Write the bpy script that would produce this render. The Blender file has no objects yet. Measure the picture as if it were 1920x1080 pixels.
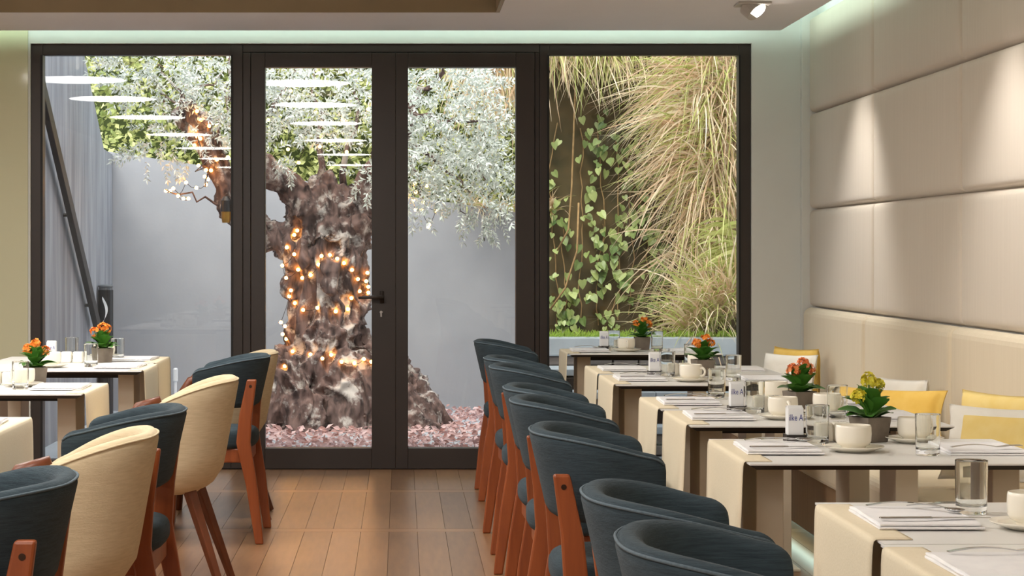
import bpy, bmesh, math, random
from mathutils import Vector, Matrix, noise
from mathutils.bvhtree import BVHTree
R = random.Random(7)
SC = bpy.context.scene
COL = SC.collection
PI = math.pi

# ------------------------------------------------------------------ camera, world, sun, exposure
F = 4000.0                      # focal length in pixels of a 1920 px wide frame
CX, CY, CAMZ = 753.0, 476.0, 1.26
cam = bpy.data.cameras.new('camera'); camo = bpy.data.objects.new('camera', cam); COL.objects.link(camo)
cam.sensor_width = 36; cam.lens = 36*F/1920
cam.shift_x = (960-CX)/1920; cam.shift_y = -(540-CY)/1920
cam.clip_end = 100
camo.location = (0, 0, CAMZ); camo.rotation_euler = (PI/2, 0, 0)
SC.camera = camo
SC.view_settings.view_transform = 'Standard'; SC.view_settings.look = 'None'
SC.view_settings.gamma = 1; SC.view_settings.use_curve_mapping = False
SC.view_settings.exposure = 0.52
W = bpy.data.worlds.new('sky'); SC.world = W; W.use_nodes = True
bgn = W.node_tree.nodes['Background']
bgn.inputs[0].default_value = (0.86, 0.93, 1.0, 1); bgn.inputs[1].default_value = 1.75
sun = bpy.data.lights.new('sun', 'SUN'); suno = bpy.data.objects.new('sun', sun); COL.objects.link(suno)
sun.energy = 3.3; sun.angle = math.radians(38); sun.color = (1, .93, .82)
suno.rotation_euler = Vector((0.14, 0.50, -0.85)).to_track_quat('-Z', 'Y').to_euler()

def area_light(name, loc, direction, sx, sy, energy, color, shape='RECTANGLE', spread=PI):
    l = bpy.data.lights.new(name, 'AREA'); o = bpy.data.objects.new(name, l); COL.objects.link(o)
    l.shape = shape; l.size = sx
    if shape in ('RECTANGLE', 'ELLIPSE'): l.size_y = sy
    l.energy = energy; l.color = color; l.spread = spread
    o.location = loc; o.rotation_euler = Vector(direction).to_track_quat('-Z', 'Y').to_euler()
    return o
MINT = (.74, 1, .86)
# LED lines lying on top of the dropped ceiling along its two open edges, and under the banquette
area_light('cove_light_side', (2.10, 5.0, 2.66), (1, 0, .25), .06, 14.5, 26, MINT).rotation_euler = (0, -PI/2-.25, 0)
area_light('cove_light_doors', (-1.0, 12.19, 2.66), (0, 1, .25), 6.2, .06, 9, MINT)
led = area_light('bench_light', (1.74, 6.9, .072), (0, 0, -1), .03, 10.8, 5, MINT); led.rotation_euler = (0, 0, 0)

def P(px, py, Y):
    """world point at depth Y that is seen at a pixel of the photograph"""
    return Vector(((px-CX)*Y/F, Y, CAMZ-(py-CY)*Y/F))

# ------------------------------------------------------------------ materials
def lin(c):
    c /= 255.0
    return c/12.92 if c <= .04045 else ((c+.055)/1.055)**2.4
def C(r, g, b): return (lin(r), lin(g), lin(b), 1)
def ramp_mix(nt, fac, c1, c2):
    m = nt.nodes.new('ShaderNodeMix'); m.data_type = 'RGBA'
    m.inputs[6].default_value = c1; m.inputs[7].default_value = c2
    nt.links.new(fac, m.inputs[0]); return m.outputs[2]
def mat(name, c1, c2=None, rough=.5, metal=0, scale=20, stretch=(1, 1, 1), bump=0, bscale=None, spec=.5, detail=4, contrast=0, rnd=0, sheen=0, emit=None, es=0, trans=0):
    m = bpy.data.materials.new(name); m.use_nodes = True
    nt = m.node_tree; b = nt.nodes['Principled BSDF']
    b.inputs['Base Color'].default_value = c1; b.inputs['Roughness'].default_value = rough
    b.inputs['Metallic'].default_value = metal; b.inputs['Specular IOR Level'].default_value = spec
    if sheen: b.inputs['Sheen Weight'].default_value = sheen
    if emit: b.inputs['Emission Color'].default_value = emit; b.inputs['Emission Strength'].default_value = es
    if trans: b.inputs['Transmission Weight'].default_value = trans
    if c2 is not None or bump:
        tc = nt.nodes.new('ShaderNodeTexCoord'); mp = nt.nodes.new('ShaderNodeMapping')
        mp.inputs['Scale'].default_value = stretch
        nt.links.new(tc.outputs['Object'], mp.inputs[0])
        vec = mp.outputs[0]
        if rnd:
            oi = nt.nodes.new('ShaderNodeObjectInfo'); ge = nt.nodes.new('ShaderNodeNewGeometry')
            ad = nt.nodes.new('ShaderNodeMath'); nt.links.new(oi.outputs['Random'], ad.inputs[0]); nt.links.new(ge.outputs['Random Per Island'], ad.inputs[1])
            fr = nt.nodes.new('ShaderNodeMath'); fr.operation = 'FRACT'; nt.links.new(ad.outputs[0], fr.inputs[0])
            mu = nt.nodes.new('ShaderNodeVectorMath'); mu.operation = 'SCALE'; mu.inputs[0].default_value = (13, 7, 5); nt.links.new(fr.outputs[0], mu.inputs['Scale'])
            av = nt.nodes.new('ShaderNodeVectorMath'); nt.links.new(vec, av.inputs[0]); nt.links.new(mu.outputs[0], av.inputs[1]); vec = av.outputs[0]
        n = nt.nodes.new('ShaderNodeTexNoise'); n.inputs['Scale'].default_value = scale; n.inputs['Detail'].default_value = detail
        nt.links.new(vec, n.inputs['Vector'])
        if c2 is not None:
            mr = nt.nodes.new('ShaderNodeMapRange'); w = .28-contrast
            mr.inputs[1].default_value = .5-w; mr.inputs[2].default_value = .5+w
            nt.links.new(n.outputs[0], mr.inputs[0]); fac = mr.outputs[0]
            if rnd:
                mx = nt.nodes.new('ShaderNodeMix'); mx.inputs[0].default_value = rnd
                nt.links.new(fac, mx.inputs[2]); nt.links.new(fr.outputs[0], mx.inputs[3]); fac = mx.outputs[0]
            nt.links.new(ramp_mix(nt, fac, c1, c2), b.inputs['Base Color'])
        if bump:
            n2 = n
            if bscale:
                n2 = nt.nodes.new('ShaderNodeTexNoise'); n2.inputs['Scale'].default_value = bscale; nt.links.new(vec, n2.inputs['Vector'])
            bp = nt.nodes.new('ShaderNodeBump'); bp.inputs['Strength'].default_value = bump; bp.inputs['Distance'].default_value = .01
            nt.links.new(n2.outputs[0], bp.inputs['Height']); nt.links.new(bp.outputs[0], b.inputs['Normal'])
    return m
def leaf_mat(name, c1, c2, rough=.5, tl=.35):
    """thin leaf: diffuse and translucent, colour varies from leaf to leaf"""
    m = mat(name, c1, c2, rough=rough, scale=3, rnd=.8)
    nt = m.node_tree; b = nt.nodes['Principled BSDF']; out = nt.nodes['Material Output']
    t = nt.nodes.new('ShaderNodeBsdfTranslucent'); mx = nt.nodes.new('ShaderNodeMixShader'); mx.inputs[0].default_value = tl
    src = b.inputs['Base Color'].links[0].from_socket
    nt.links.new(src, t.inputs[0]); nt.links.new(b.outputs[0], mx.inputs[1]); nt.links.new(t.outputs[0], mx.inputs[2]); nt.links.new(mx.outputs[0], out.inputs[0])
    return m
def pane_mat():
    m = bpy.data.materials.new('window_glass'); m.use_nodes = True; nt = m.node_tree
    for n in list(nt.nodes):
        if n.type != 'OUTPUT_MATERIAL': nt.nodes.remove(n)
    out = nt.nodes['Material Output']
    t = nt.nodes.new('ShaderNodeBsdfTransparent'); t.inputs[0].default_value = (.97, .985, .98, 1)
    g = nt.nodes.new('ShaderNodeBsdfGlossy'); g.inputs['Roughness'].default_value = 0.0
    lw = nt.nodes.new('ShaderNodeLayerWeight'); lw.inputs[0].default_value = .5
    pw = nt.nodes.new('ShaderNodeMath'); pw.operation = 'POWER'; pw.inputs[1].default_value = 5; nt.links.new(lw.outputs['Facing'], pw.inputs[0])
    ma = nt.nodes.new('ShaderNodeMath'); ma.operation = 'MULTIPLY_ADD'; ma.inputs[1].default_value = .6; ma.inputs[2].default_value = .023; nt.links.new(pw.outputs[0], ma.inputs[0])
    mx = nt.nodes.new('ShaderNodeMixShader'); nt.links.new(ma.outputs[0], mx.inputs[0]); nt.links.new(t.outputs[0], mx.inputs[1]); nt.links.new(g.outputs[0], mx.inputs[2])
    nt.links.new(mx.outputs[0], out.inputs[0]); return m
def glass_mat():
    m = bpy.data.materials.new('drinking_glass'); m.use_nodes = True; nt = m.node_tree
    b = nt.nodes['Principled BSDF']; b.inputs['Transmission Weight'].default_value = 1; b.inputs['Roughness'].default_value = 0
    b.inputs['IOR'].default_value = 1.48; b.inputs['Base Color'].default_value = (.985, 1, .99, 1); return m

M = {
 'pane': pane_mat(), 'glass': glass_mat(),
 'frame': mat('dark_bronze_metal', C(44, 35, 31), C(50, 40, 35), rough=.45, scale=8),
 'gasket': mat('black_gasket', C(14, 12, 12), rough=.6),
 'plaster': mat('white_plaster', C(222, 222, 218), C(214, 215, 212), rough=.8, scale=3),
 'ceiling': mat('ceiling_paint', C(240, 237, 239), C(236, 233, 235), rough=.85, scale=2),
 'coffer': mat('coffer_gold_paint', C(162, 146, 118), C(148, 133, 107), rough=.55, scale=3),
 'olive_glass': mat('olive_backpainted_glass', C(206, 204, 172), rough=.08),
 'panel': mat('cream_wall_fabric', C(212, 200, 184), C(201, 189, 173), rough=.75, scale=9, stretch=(6, 26, .3), bump=.05, sheen=.2),
 'bench_fabric': mat('bench_fabric', C(222, 208, 182), C(212, 197, 170), rough=.75, scale=9, stretch=(6, 26, .3), bump=.04, sheen=.2),
 'bench_base': mat('bench_veneer', C(168, 138, 104), C(150, 122, 94), rough=.5, scale=6, stretch=(8, 8, .5)),
 'kick': mat('dark_green_kickboard', C(52, 72, 56), rough=.2),
 'oak': mat('oak_plank', C(158, 118, 82), C(102, 71, 48), rough=.3, scale=5, stretch=(9, .8, 3), rnd=.55),
 'oak_dark': mat('oak_strip', C(166, 124, 86), C(122, 86, 57), rough=.3, scale=5, stretch=(.8, 9, 3), rnd=.5),
 'joint': mat('floor_joint', C(120, 80, 52), rough=.8),
 'slate': mat('slate_blue_fabric', C(64, 77, 84), C(45, 56, 63), rough=.95, scale=90, stretch=(.22, .22, 3), bump=.3, bscale=320, sheen=.04, spec=.15),
 'piping': mat('slate_piping', C(92, 106, 114), C(72, 86, 95), rough=.9, scale=200),
 'cream': mat('cream_fabric', C(220, 203, 170), C(202, 183, 149), rough=.9, scale=60, stretch=(.3, .3, 3), bump=.2, bscale=320, sheen=.05, spec=.2),
 'cherry': mat('cherry_wood', C(158, 82, 40), C(126, 60, 26), rough=.38, scale=7, stretch=(6, 6, .6)),
 'brown_wood': mat('brown_wood', C(118, 62, 34), C(92, 46, 24), rough=.4, scale=7, stretch=(6, 6, .6)),
 'screw': mat('dark_screw', C(60, 40, 28), rough=.4, metal=.6),
 'white_top': mat('white_laminate', C(236, 234, 230), C(230, 228, 225), rough=.35, scale=4),
 'black_edge': mat('black_laminate_core', C(22, 17, 15), rough=.45),
 'leg_tan': mat('tan_table_leg', C(216, 204, 184), C(206, 193, 171), rough=.4, scale=5),
 'cloth': mat('runner_cloth', C(232, 219, 192), C(224, 210, 181), rough=.9, scale=220, bump=.08),
 'napkin': mat('white_napkin', C(243, 242, 242), C(232, 231, 233), rough=.9, scale=25, bump=.1),
 'china': mat('ivory_china', C(243, 237, 222), rough=.18),
 'steel': mat('stainless_steel', C(200, 200, 200), rough=.16, metal=1),
 'pot': mat('grey_concrete_pot', C(132, 121, 108), C(104, 94, 84), rough=.85, scale=22, bump=.2),
 'soil': mat('soil', C(45, 33, 24), C(28, 20, 15), rough=1, scale=90, bump=.5),
 'pleaf': mat('kalanchoe_leaf', C(96, 150, 58), C(50, 104, 38), rough=.35, scale=14),
 'f_orange': mat('orange_petal', C(255, 172, 66), C(244, 132, 44), rough=.6, scale=60),
 'f_red': mat('red_orange_petal', C(246, 124, 78), C(252, 168, 96), rough=.6, scale=60),
 'f_yellow': mat('yellow_petal', C(250, 228, 60), C(206, 206, 70), rough=.6, scale=60),
 'stem': mat('green_stem', C(96, 140, 50), rough=.6),
 'tray': mat('dark_tray', C(34, 27, 24), rough=.4),
 'paper': mat('white_paper', C(240, 240, 240), rough=.7),
 'blue_ink': mat('blue_ink', C(52, 62, 140), rough=.7),
 'green_ink': mat('green_motif', C(40, 120, 58), rough=.3),
 'cushion_yellow': mat('yellow_cushion', C(240, 202, 108), C(230, 186, 84), rough=.9, scale=18, bump=.1),
 'cushion_pale': mat('pale_yellow_cushion', C(246, 222, 150), C(240, 210, 126), rough=.9, scale=18, bump=.1),
 'cushion_white': mat('white_cushion', C(244, 240, 230), C(236, 231, 219), rough=.9, scale=18, bump=.1),
 'concrete': mat('smooth_grey_render', C(170, 171, 177), C(153, 155, 162), rough=.9, scale=2.2, bump=.05, bscale=40),
 'board_concrete': mat('board_marked_concrete', C(176, 178, 186), C(122, 124, 132), rough=.9, scale=2.4, stretch=(1, 4, .5), bump=.1),
 'rail': mat('dark_rail', C(30, 25, 23), rough=.5),
 'paving': mat('pale_paving', C(190, 196, 204), C(170, 176, 184), rough=.8, scale=3),
 'bark': mat('olive_bark', C(126, 102, 96), C(50, 37, 36), rough=.95, scale=9, stretch=(2.4, 2.4, .8), bump=1.0, contrast=.12, detail=10),
 'olive': leaf_mat('olive_leaf', C(246, 247, 243), C(178, 188, 176), tl=.25),
 'hedge': leaf_mat('hedge_leaf', C(238, 234, 168), C(128, 148, 74), tl=.35),
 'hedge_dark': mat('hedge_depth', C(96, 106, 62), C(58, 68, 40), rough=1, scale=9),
 'straw': leaf_mat('straw_blade', C(250, 238, 210), C(206, 166, 130), tl=.3),
 'green_blade': leaf_mat('green_blade', C(222, 222, 150), C(166, 178, 96), tl=.35),
 'ivy_leaf': leaf_mat('ivy_leaf', C(196, 208, 136), C(74, 110, 48), tl=.25, rough=.4),
 'vine': mat('vine_stem', C(176, 146, 100), C(130, 100, 66), rough=.9, scale=30),
 'garden_wall': mat('mossy_brown_wall', C(104, 86, 56), C(58, 56, 36), rough=1, scale=5, bump=.5, contrast=.08),
 'stone': mat('rubble_stone', C(150, 140, 136), C(96, 84, 78), rough=.9, scale=6, rnd=.6, bump=.4),
 'slab': mat('pale_stone_slab', C(178, 184, 190), C(150, 157, 164), rough=.8, scale=6),
 'moss': leaf_mat('moss_blade', C(190, 214, 96), C(140, 172, 70), tl=.35),
 'litter': leaf_mat('fallen_leaf', C(236, 206, 206), C(150, 92, 78), tl=.15),
 'black_post': mat('black_post', C(26, 26, 30), rough=.4),
 'grey_cap': mat('grey_cap', C(96, 100, 106), rough=.4),
 'white_globe': mat('white_globe', C(236, 238, 242), rough=.3),
 'brass': mat('brass', C(170, 130, 60), rough=.4, metal=.8),
 'bulb': mat('amber_bulb', C(255, 190, 90), emit=(1, .42, .08, 1), es=26),
 'wire': mat('dark_wire', C(40, 34, 28), rough=.7),
 'lamp_rim': mat('lamp_rim', C(230, 228, 222), rough=.5),
 'lamp_glow': mat('lamp_diffuser', C(255, 248, 225), emit=(1, .94, .78, 1), es=9),
 'spot_glow': mat('spot_lens', C(255, 250, 235), emit=(1, .95, .85, 1), es=14),
 'spot_body': mat('spot_housing', C(190, 184, 178), rough=.4),
}

# ------------------------------------------------------------------ mesh helpers
class MB:
    def __init__(s): s.v = []; s.f = []; s.m = []
    def add(s, vs, fs, mi=0):
        o = len(s.v); s.v += [tuple(p) for p in vs]; s.f += [tuple(i+o for i in f) for f in fs]; s.m += [mi]*len(fs); return s
    def box(s, x0, x1, y0, y1, z0, z1, mi=0):
        return s.add([(x0,y0,z0),(x1,y0,z0),(x1,y1,z0),(x0,y1,z0),(x0,y0,z1),(x1,y0,z1),(x1,y1,z1),(x0,y1,z1)],
                     [(0,3,2,1),(4,5,6,7),(0,1,5,4),(1,2,6,5),(2,3,7,6),(3,0,4,7)], mi)
    def loft(s, secs, caps=True, closed=True, mi=0):
        n = len(secs[0]); fs = []
        for i in range(len(secs)-1):
            for j in range(n if closed else n-1):
                a = i*n+j; b = i*n+(j+1) % n; fs.append((a, b, b+n, a+n))
        if caps and closed:
            fs.append(tuple(range(n))[::-1]); fs.append(tuple(range((len(secs)-1)*n, len(secs)*n)))
        return s.add([p for q in secs for p in q], fs, mi)
    def tube(s, pts, rads, n=8, mi=0, flat=None):
        pts = [Vector(p) for p in pts]
        if not hasattr(rads, '__len__'): rads = [rads]*len(pts)
        secs = []; up = None
        for i, p in enumerate(pts):
            d = (pts[min(i+1, len(pts)-1)]-pts[max(i-1, 0)]).normalized()
            if up is None: up = Vector((0, 0, 1)) if abs(d.z) < .9 else Vector((0, 1, 0))
            a = d.cross(up).normalized(); b = a.cross(d).normalized(); up = b
            secs.append([p+a*math.cos(2*PI*k/n)*rads[i]+b*math.sin(2*PI*k/n)*rads[i] for k in range(n)])
        return s.loft(secs, mi=mi)
    def lathe(s, prof, n=24, c=(0, 0), mi=0, closed=False):
        secs = [[(c[0]+r*math.cos(2*PI*k/n), c[1]+r*math.sin(2*PI*k/n), z) for k in range(n)] for r, z in prof]
        return s.loft(secs, caps=not closed, mi=mi)
    def build(s, name, m, parent=None, smooth=False, bevel=0, seg=2, loc=None):
        me = bpy.data.meshes.new(name); me.from_pydata(s.v, [], s.f)
        for k in (m if isinstance(m, (list, tuple)) else [m]): me.materials.append(M[k])
        me.polygons.foreach_set('material_index', s.m)
        if smooth: me.polygons.foreach_set('use_smooth', [True]*len(s.f))
        me.update()
        return link(name, me, parent, bevel, seg, loc)
def link(name, me, parent=None, bevel=0, seg=2, loc=None):
    o = bpy.data.objects.new(name, me); COL.objects.link(o)
    if parent: o.parent = parent
    if loc is not None: o.location = loc
    if bevel:
        b = o.modifiers.new('bevel', 'BEVEL'); b.width = bevel; b.segments = seg; b.limit_method = 'ANGLE'
        b.angle_limit = .6
    return o
def tag(o, label, cat=None, group=None, kind=None):
    if label: o['label'] = label
    if cat: o['category'] = cat
    if group: o['group'] = group
    if kind: o['kind'] = kind
    return o
def struct(o, label=None): return tag(o, label, kind='structure')
def thing(name, label, cat, loc=(0, 0, 0), rz=0, group=None):
    o = bpy.data.objects.new(name, None); COL.objects.link(o); o.location = loc; o.rotation_euler = (0, 0, rz)
    o.empty_display_size = .05
    return tag(o, label, cat, group)
def copy_tree(o, parent=None):
    if o.name not in KIDS: KIDS[o.name] = [c for c in COL.objects if c.parent == o]
    kids = KIDS[o.name]
    c = o.copy(); COL.objects.link(c); c.parent = parent
    for k in kids: copy_tree(k, c)
    return c
KIDS = {}
PROTO = {}
def place(key, make, loc, rz, label, cat, group=None):
    """first use builds the prototype itself, later uses copy it with its parts"""
    if key not in PROTO:
        o = PROTO[key] = make()
    else:
        o = copy_tree(PROTO[key])
    o.location = loc; o.rotation_euler = (0, 0, rz)
    return tag(o, label, cat, group)
def smoothstep(a, b, x):
    t = max(0, min(1, (x-a)/(b-a))); return t*t*(3-2*t)

# ------------------------------------------------------------------ room shell
YW = 12.48; PXM = YW/F
def wx(px): return (px-CX)*PXM
def wz(py): return CAMZ-(py-CY)*PXM
XR = 2.42; XL = -4.3; YB = -8.0; ZT = 2.95; ZC = 2.545
fl = struct(MB().box(XL, XR, YB, YW+.1, -.12, -.018).build('floor', 'joint'), 'warm oak parquet floor of planks with cross strips')
def plank_mesh(name, w, l, m):
    me = MB().box(0, w, 0, l, -.018, 0).build(name, m); d = me.data; bpy.data.objects.remove(me); return d
PW, PL, SW = .128, 1.5, .11
plank_me = plank_mesh('plank', PW-.0016, PL-.002, 'oak'); strip_me = plank_mesh('strip', 1.2-.002, SW-.002, 'oak_dark')
rest = MB(); nplank = 0
y = 12.47-SW-.0
rows = []
yy = 9.78-SW
k = 0
while yy-PL > YB: yy -= PL+SW
y = yy
while y < 12.47:
    # cross strip from y to y+SW, then planks
    x = XL+.02; 
    while x < XR-.02:
        if 7.2 < y < 12.4 and -2.0 < x < 1.5: link('strip', strip_me, fl, loc=(x, y, 0))
        else: rest.box(x, min(x+1.198, XR-.01), y, min(y+SW-.002, 12.47), -.018, 0)
        x += 1.2
    y += SW
    l = min(PL, 12.475-y)
    if l <= 0: break
    x = XL+.02
    while x+PW < XR:
        if 6.9 < y+l and y > 6.5 and -1.7 < x < 1.6 and l > PL-.01: link('plank', plank_me, fl, loc=(x, y, 0))
        elif 6.9 < y and -1.7 < x < 1.6: MB().box(0, PW-.0016, 0, l-.002, -.018, 0).build('plank', 'oak', fl, loc=(x, y, 0))
        else: rest.box(x, x+PW-.0016, y, y+l-.002, -.018, 0)
        x += PW
    y += PL
tag(rest.build('plank_field', 'oak', fl), None, kind='stuff')

struct(MB().box(XL-.2, XR+.2, YB-.2, YW+.25, ZT, ZT+.2).build('roof', 'plaster'), 'flat white roof slab above the dropped ceiling')
CX0, CX1, CY0, CY1, CZ = -3.4, .502, -7.2, 11.35, 2.80
cm = MB()
CT = .021
cm.box(CX1+CT, 2.18, YB, 12.27, ZC, ZC+.06); cm.box(XL, CX0-CT, YB, 12.27, ZC, ZC+.06)
cm.box(CX0-CT, CX1+CT, CY1+CT, 12.27, ZC, ZC+.06); cm.box(CX0-CT, CX1+CT, YB, CY0-CT, ZC, ZC+.06)
ceil = struct(cm.build('ceiling', 'ceiling'), 'off-white dropped ceiling with a raised recess')
cf = MB(); t = .02
cf.box(CX0-t, CX1+t, CY1, CY1+t, ZC+.001, CZ); cf.box(CX0-t, CX1+t, CY0-t, CY0, ZC+.001, CZ)
cf.box(CX0-t, CX0, CY0, CY1, ZC+.001, CZ); cf.box(CX1, CX1+t, CY0, CY1, ZC+.001, CZ); cf.box(CX0-t, CX1+t, CY0-t, CY1+t, CZ, CZ+t)
cfo = cf.build('recess_lining', 'coffer', ceil); cfo['label'] = 'beige-gold lining of the ceiling recess'

FX0, FX1, FZ1 = wx(58), wx(1408), wz(82)
wb = MB(); wy0, wy1 = YW-.02, YW+.18
wb.box(XL, FX0, wy0, wy1, -.1, ZT); wb.box(FX1, XR+.15, wy0, wy1, -.1, ZT); wb.box(FX0, FX1, wy0, wy1, FZ1, ZT)
wbk = struct(wb.build('wall_back', 'plaster'), 'white wall around the dark garden doors')
gp = MB().box(XL+.01, wx(54), wy0-.012, wy0, .005, ZT-.01).build('glass_panel', 'olive_glass', wbk); gp['label'] = 'glossy olive glass wall panel'
struct(MB().box(wx(1499), wx(1499)+.1, YW-.075, wy0, 0, ZT-.01).build('trim_1', 'plaster', bevel=.004), 'narrow white trim in the corner beside the padded wall')
struct(MB().box(XL-.15, XL, YB, YW+.18, -.1, ZT).build('wall_left', 'plaster'), 'plain white wall on the far side of the room')
struct(MB().box(XL-.15, XR+.15, YB-.15, YB, -.1, ZT).build('wall_rear', 'plaster'), 'plain white wall behind the viewer')
wr = struct(MB().box(XR, XR+.15, YB, wy0, -.1, ZT).build('wall_right', 'plaster'), 'wall covered with cream padded panels')
def padded(dy, dz, name):
    def spaced(L):
        e = [0, .003, .008, .016, .03, .05]; m = [L*k/6 for k in range(1, 6)]
        return sorted(e+[q for q in m if .06 < q < L-.06]+[L-q for q in e])
    us, vs = spaced(dy), spaced(dz); mb = MB(); secs = []
    for u in us:
        row = []
        for v in vs:
            e = min(u, dy-u, v, dz-v)
            d = .046*(1-math.exp(-e/.009))
            row.append((-d, u, v))
        secs.append(row)
    mb.loft(secs, closed=False)
    o = mb.build(name, 'panel', smooth=True); me = o.data; bpy.data.objects.remove(o); return me
seams_y = [12.44, 10.75, 9.06, 7.36, 5.66, 3.96, 2.26, .56, -1.14, -2.58]
seams_z = [.951, 1.52, 2.08, 2.64]
cache = {}
for i in range(len(seams_y)-1):
    for j in range(3):
        dy = round(seams_y[i]-seams_y[i+1], 3); dz = round(seams_z[j+1]-seams_z[j], 3)
        if (dy, dz) not in cache: cache[dy, dz] = padded(dy, dz, 'padded_panel')
        link('padded_panel', cache[dy, dz], wr, loc=(XR-.002, seams_y[i+1], seams_z[j]))

# ------------------------------------------------------------------ banquette along the padded wall
bq = thing('banquette', 'long cream upholstered bench running along the padded wall', 'bench', (0, 0, 0))
BY0, BY1 = .4, 12.38
MB().box(1.72, XR-.01, BY0, BY1, .085, .33).build('base', 'bench_base', bq)
MB().box(1.84, XR-.02, BY0+.02, BY1-.02, 0, .085).build('kickboard', 'kick', bq)
ys = [BY1, 10.75, 9.06, 7.36, 5.66, 3.96, 2.26, BY0]
for a, b in zip(ys[:-1], ys[1:]):
    MB().box(1.68, 2.30, b+.003, a-.003, .33, .455).build('seat', 'bench_fabric', bq, bevel=.035, seg=4)
    MB().box(2.325, XR-.005, b+.002, a-.002, .44, .951).build('backrest', 'bench_fabric', bq, bevel=.045, seg=4)
    MB().box(1.765, 1.79, b, a, .074, .085).build('light_strip', 'lamp_rim', bq)

# ------------------------------------------------------------------ garden doors and windows
FY0, FY1 = YW, YW+.09
def zb(py): return wz(py)
def frame_member(name, px0, px1, py0, py1, parent, y0=FY0, y1=FY1, m='frame', bevel=.003):
    return MB().box(wx(px0), wx(px1), y0, y1, max(wz(py1), 0.002), wz(py0)).build(name, m, parent, bevel=bevel)
def pane(px0, px1, py0, py1, parent):
    MB().box(wx(px0)-.005, wx(px1)+.005, FY0+.045, FY0+.057, wz(py1)-.005, wz(py0)+.005).build('pane', 'pane', parent)
def window(n, px0, px1, g0, g1, label):
    w = thing('window_%d' % n, label, None); w['kind'] = 'structure'
    frame_member('jamb', px0, g0, 82, 881, w); frame_member('jamb', g1, px1, 82, 881, w)
    frame_member('head', g0, g1, 82, 103, w); frame_member('sill', g0, g1, 862, 881, w)
    frame_member('gasket', g0-4, g0, 103, 862, w, FY0-.004, FY0, 'gasket', 0); frame_member('gasket', g1, g1+4, 103, 862, w, FY0-.004, FY0, 'gasket', 0)
    pane(g0, g1, 103, 862, w); return w
window(1, 58, 455, 80, 433, 'tall fixed dark-framed window looking onto the grey concrete corner')
window(2, 1012, 1408, 1030, 1385, 'tall fixed dark-framed window looking onto the ivy and grasses')
hd = struct(MB().box(wx(455.5), wx(1011.5), FY0, FY1, wz(98), wz(82)).build('trim_2', 'frame', bevel=.003), 'dark head frame above the double doors')
struct(MB().box(wx(455.5), wx(470), FY0, FY1, .002, wz(98.5)).build('trim_3', 'frame', bevel=.003), 'dark door post beside the hinged leaf with handle')
struct(MB().box(wx(1003), wx(1011.5), FY0, FY1, .002, wz(98.5)).build('trim_4', 'frame', bevel=.003), 'dark door post beside the leaf without handle')
def door(n, px0, px1, g0, g1, label):
    d = thing('door_%d' % n, label, None); d['kind'] = 'structure'
    yo = -.012
    frame_member('stile', px0, g0, 99, 879, d, FY0+yo, FY1-.01); frame_member('stile', g1, px1, 99, 879, d, FY0+yo, FY1-.01)
    frame_member('top_rail', g0, g1, 99, 126, d, FY0+yo, FY1-.01); frame_member('bottom_rail', g0, g1, 840, 879, d, FY0+yo, FY1-.01)
    pane(g0, g1, 126, 840, d); return d
d1 = door(1, 471, 742, 497, 697, 'dark-framed glass door leaf with lever handle in front of the tree')
d2 = door(2, 742, 1002, 765, 967, 'dark-framed glass door leaf without handle in front of the grey wall')
hz = wz(557); hx = wx(716)
h = MB(); h.box(hx-.012, hx+.012, FY0-.022, FY0-.012, hz-.035, hz+.035)
h.tube([(hx, FY0-.02, hz), (hx, FY0-.06, hz)], .010, 10)
h.tube([(hx+.008, FY0-.06, hz), (hx-.03, FY0-.062, hz+.002), (hx-.09, FY0-.06, hz-.001), (hx-.135, FY0-.056, hz-.004)], [.011, .011, .010, .007], 10)
h.build('handle', 'spot_dark' if 'spot_dark' in M else 'frame', d1, smooth=True)
k = MB(); k.tube([(hx-.004, FY0-.012, wz(585)), (hx-.004, FY0-.03, wz(585))], .0085, 12); k.box(hx-.009, hx+.001, FY0-.024, FY0-.012, wz(594), wz(586))
k.build('lock_cylinder', 'steel', d1)

# ------------------------------------------------------------------ ceiling lamps and wall spots
def make_lamp():
    o = thing('ceiling_lamp', '', 'lamp')
    MB().lathe([(.30, .02), (.365, .02), (.37, 0), (.37, -.02), (.352, -.02)], 40).build('rim', 'lamp_rim', o)
    MB().lathe([(.01, -.014), (.35, -.014), (.35, -.004), (.01, -.004)], 40).build('diffuser', 'lamp_glow', o)
    MB().tube([(0, 0, 0), (0, 0, CZ-ZC)], .012).build('rod', 'lamp_rim', o)
    return o
for a, (lx, nm) in enumerate(((-.73, 'aisle'), (-2.35, 'inner'))):
    for b, ly in enumerate(((9.3, 7.0, 4.45, 1.35, -2.05, -5.2), (9.6, 7.7, 5.35, 2.5, -.4, -3.2, -6.0))[a]):  # rearmost discs of both rows are added behind the viewer as fill light
        o = place('lamp', make_lamp, (lx, ly, ZC-.0), 0, '%s round glowing ceiling disc from the doors, %s row of the recess' % (('first', 'second', 'third', 'fourth', 'fifth', 'sixth', 'seventh')[b], nm), 'lamp', 'disc lamps in the ceiling recess')
        area_light('lamp_light', (lx, ly, ZC-.025), (0, 0, -1), .7, .7, 25, (1, .965, .92), 'DISK')
        area_light('lamp_uplight', (lx, ly, ZC+.03), (0, 0, 1), .6, .6, 7, (1, .92, .80), 'DISK')
def make_spot():
    o = thing('ceiling_spotlight', '', 'spotlight')
    h = MB(); h.box(-.085, .085, -.085, .085, -.012, 0); 
    h.build('plate', 'spot_body', o, bevel=.004)
    g = MB(); g.tube([(-.01, .008, -.006), (.02, -.018, -.048)], [.064, .056], 24); g.build('head', 'spot_body', o, smooth=False)
    l = MB(); l.tube([(.0195, -.0176, -.0475), (.0207, -.0187, -.0495)], .047, 24); l.build('lens', 'spot_glow', o)
    return o
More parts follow.
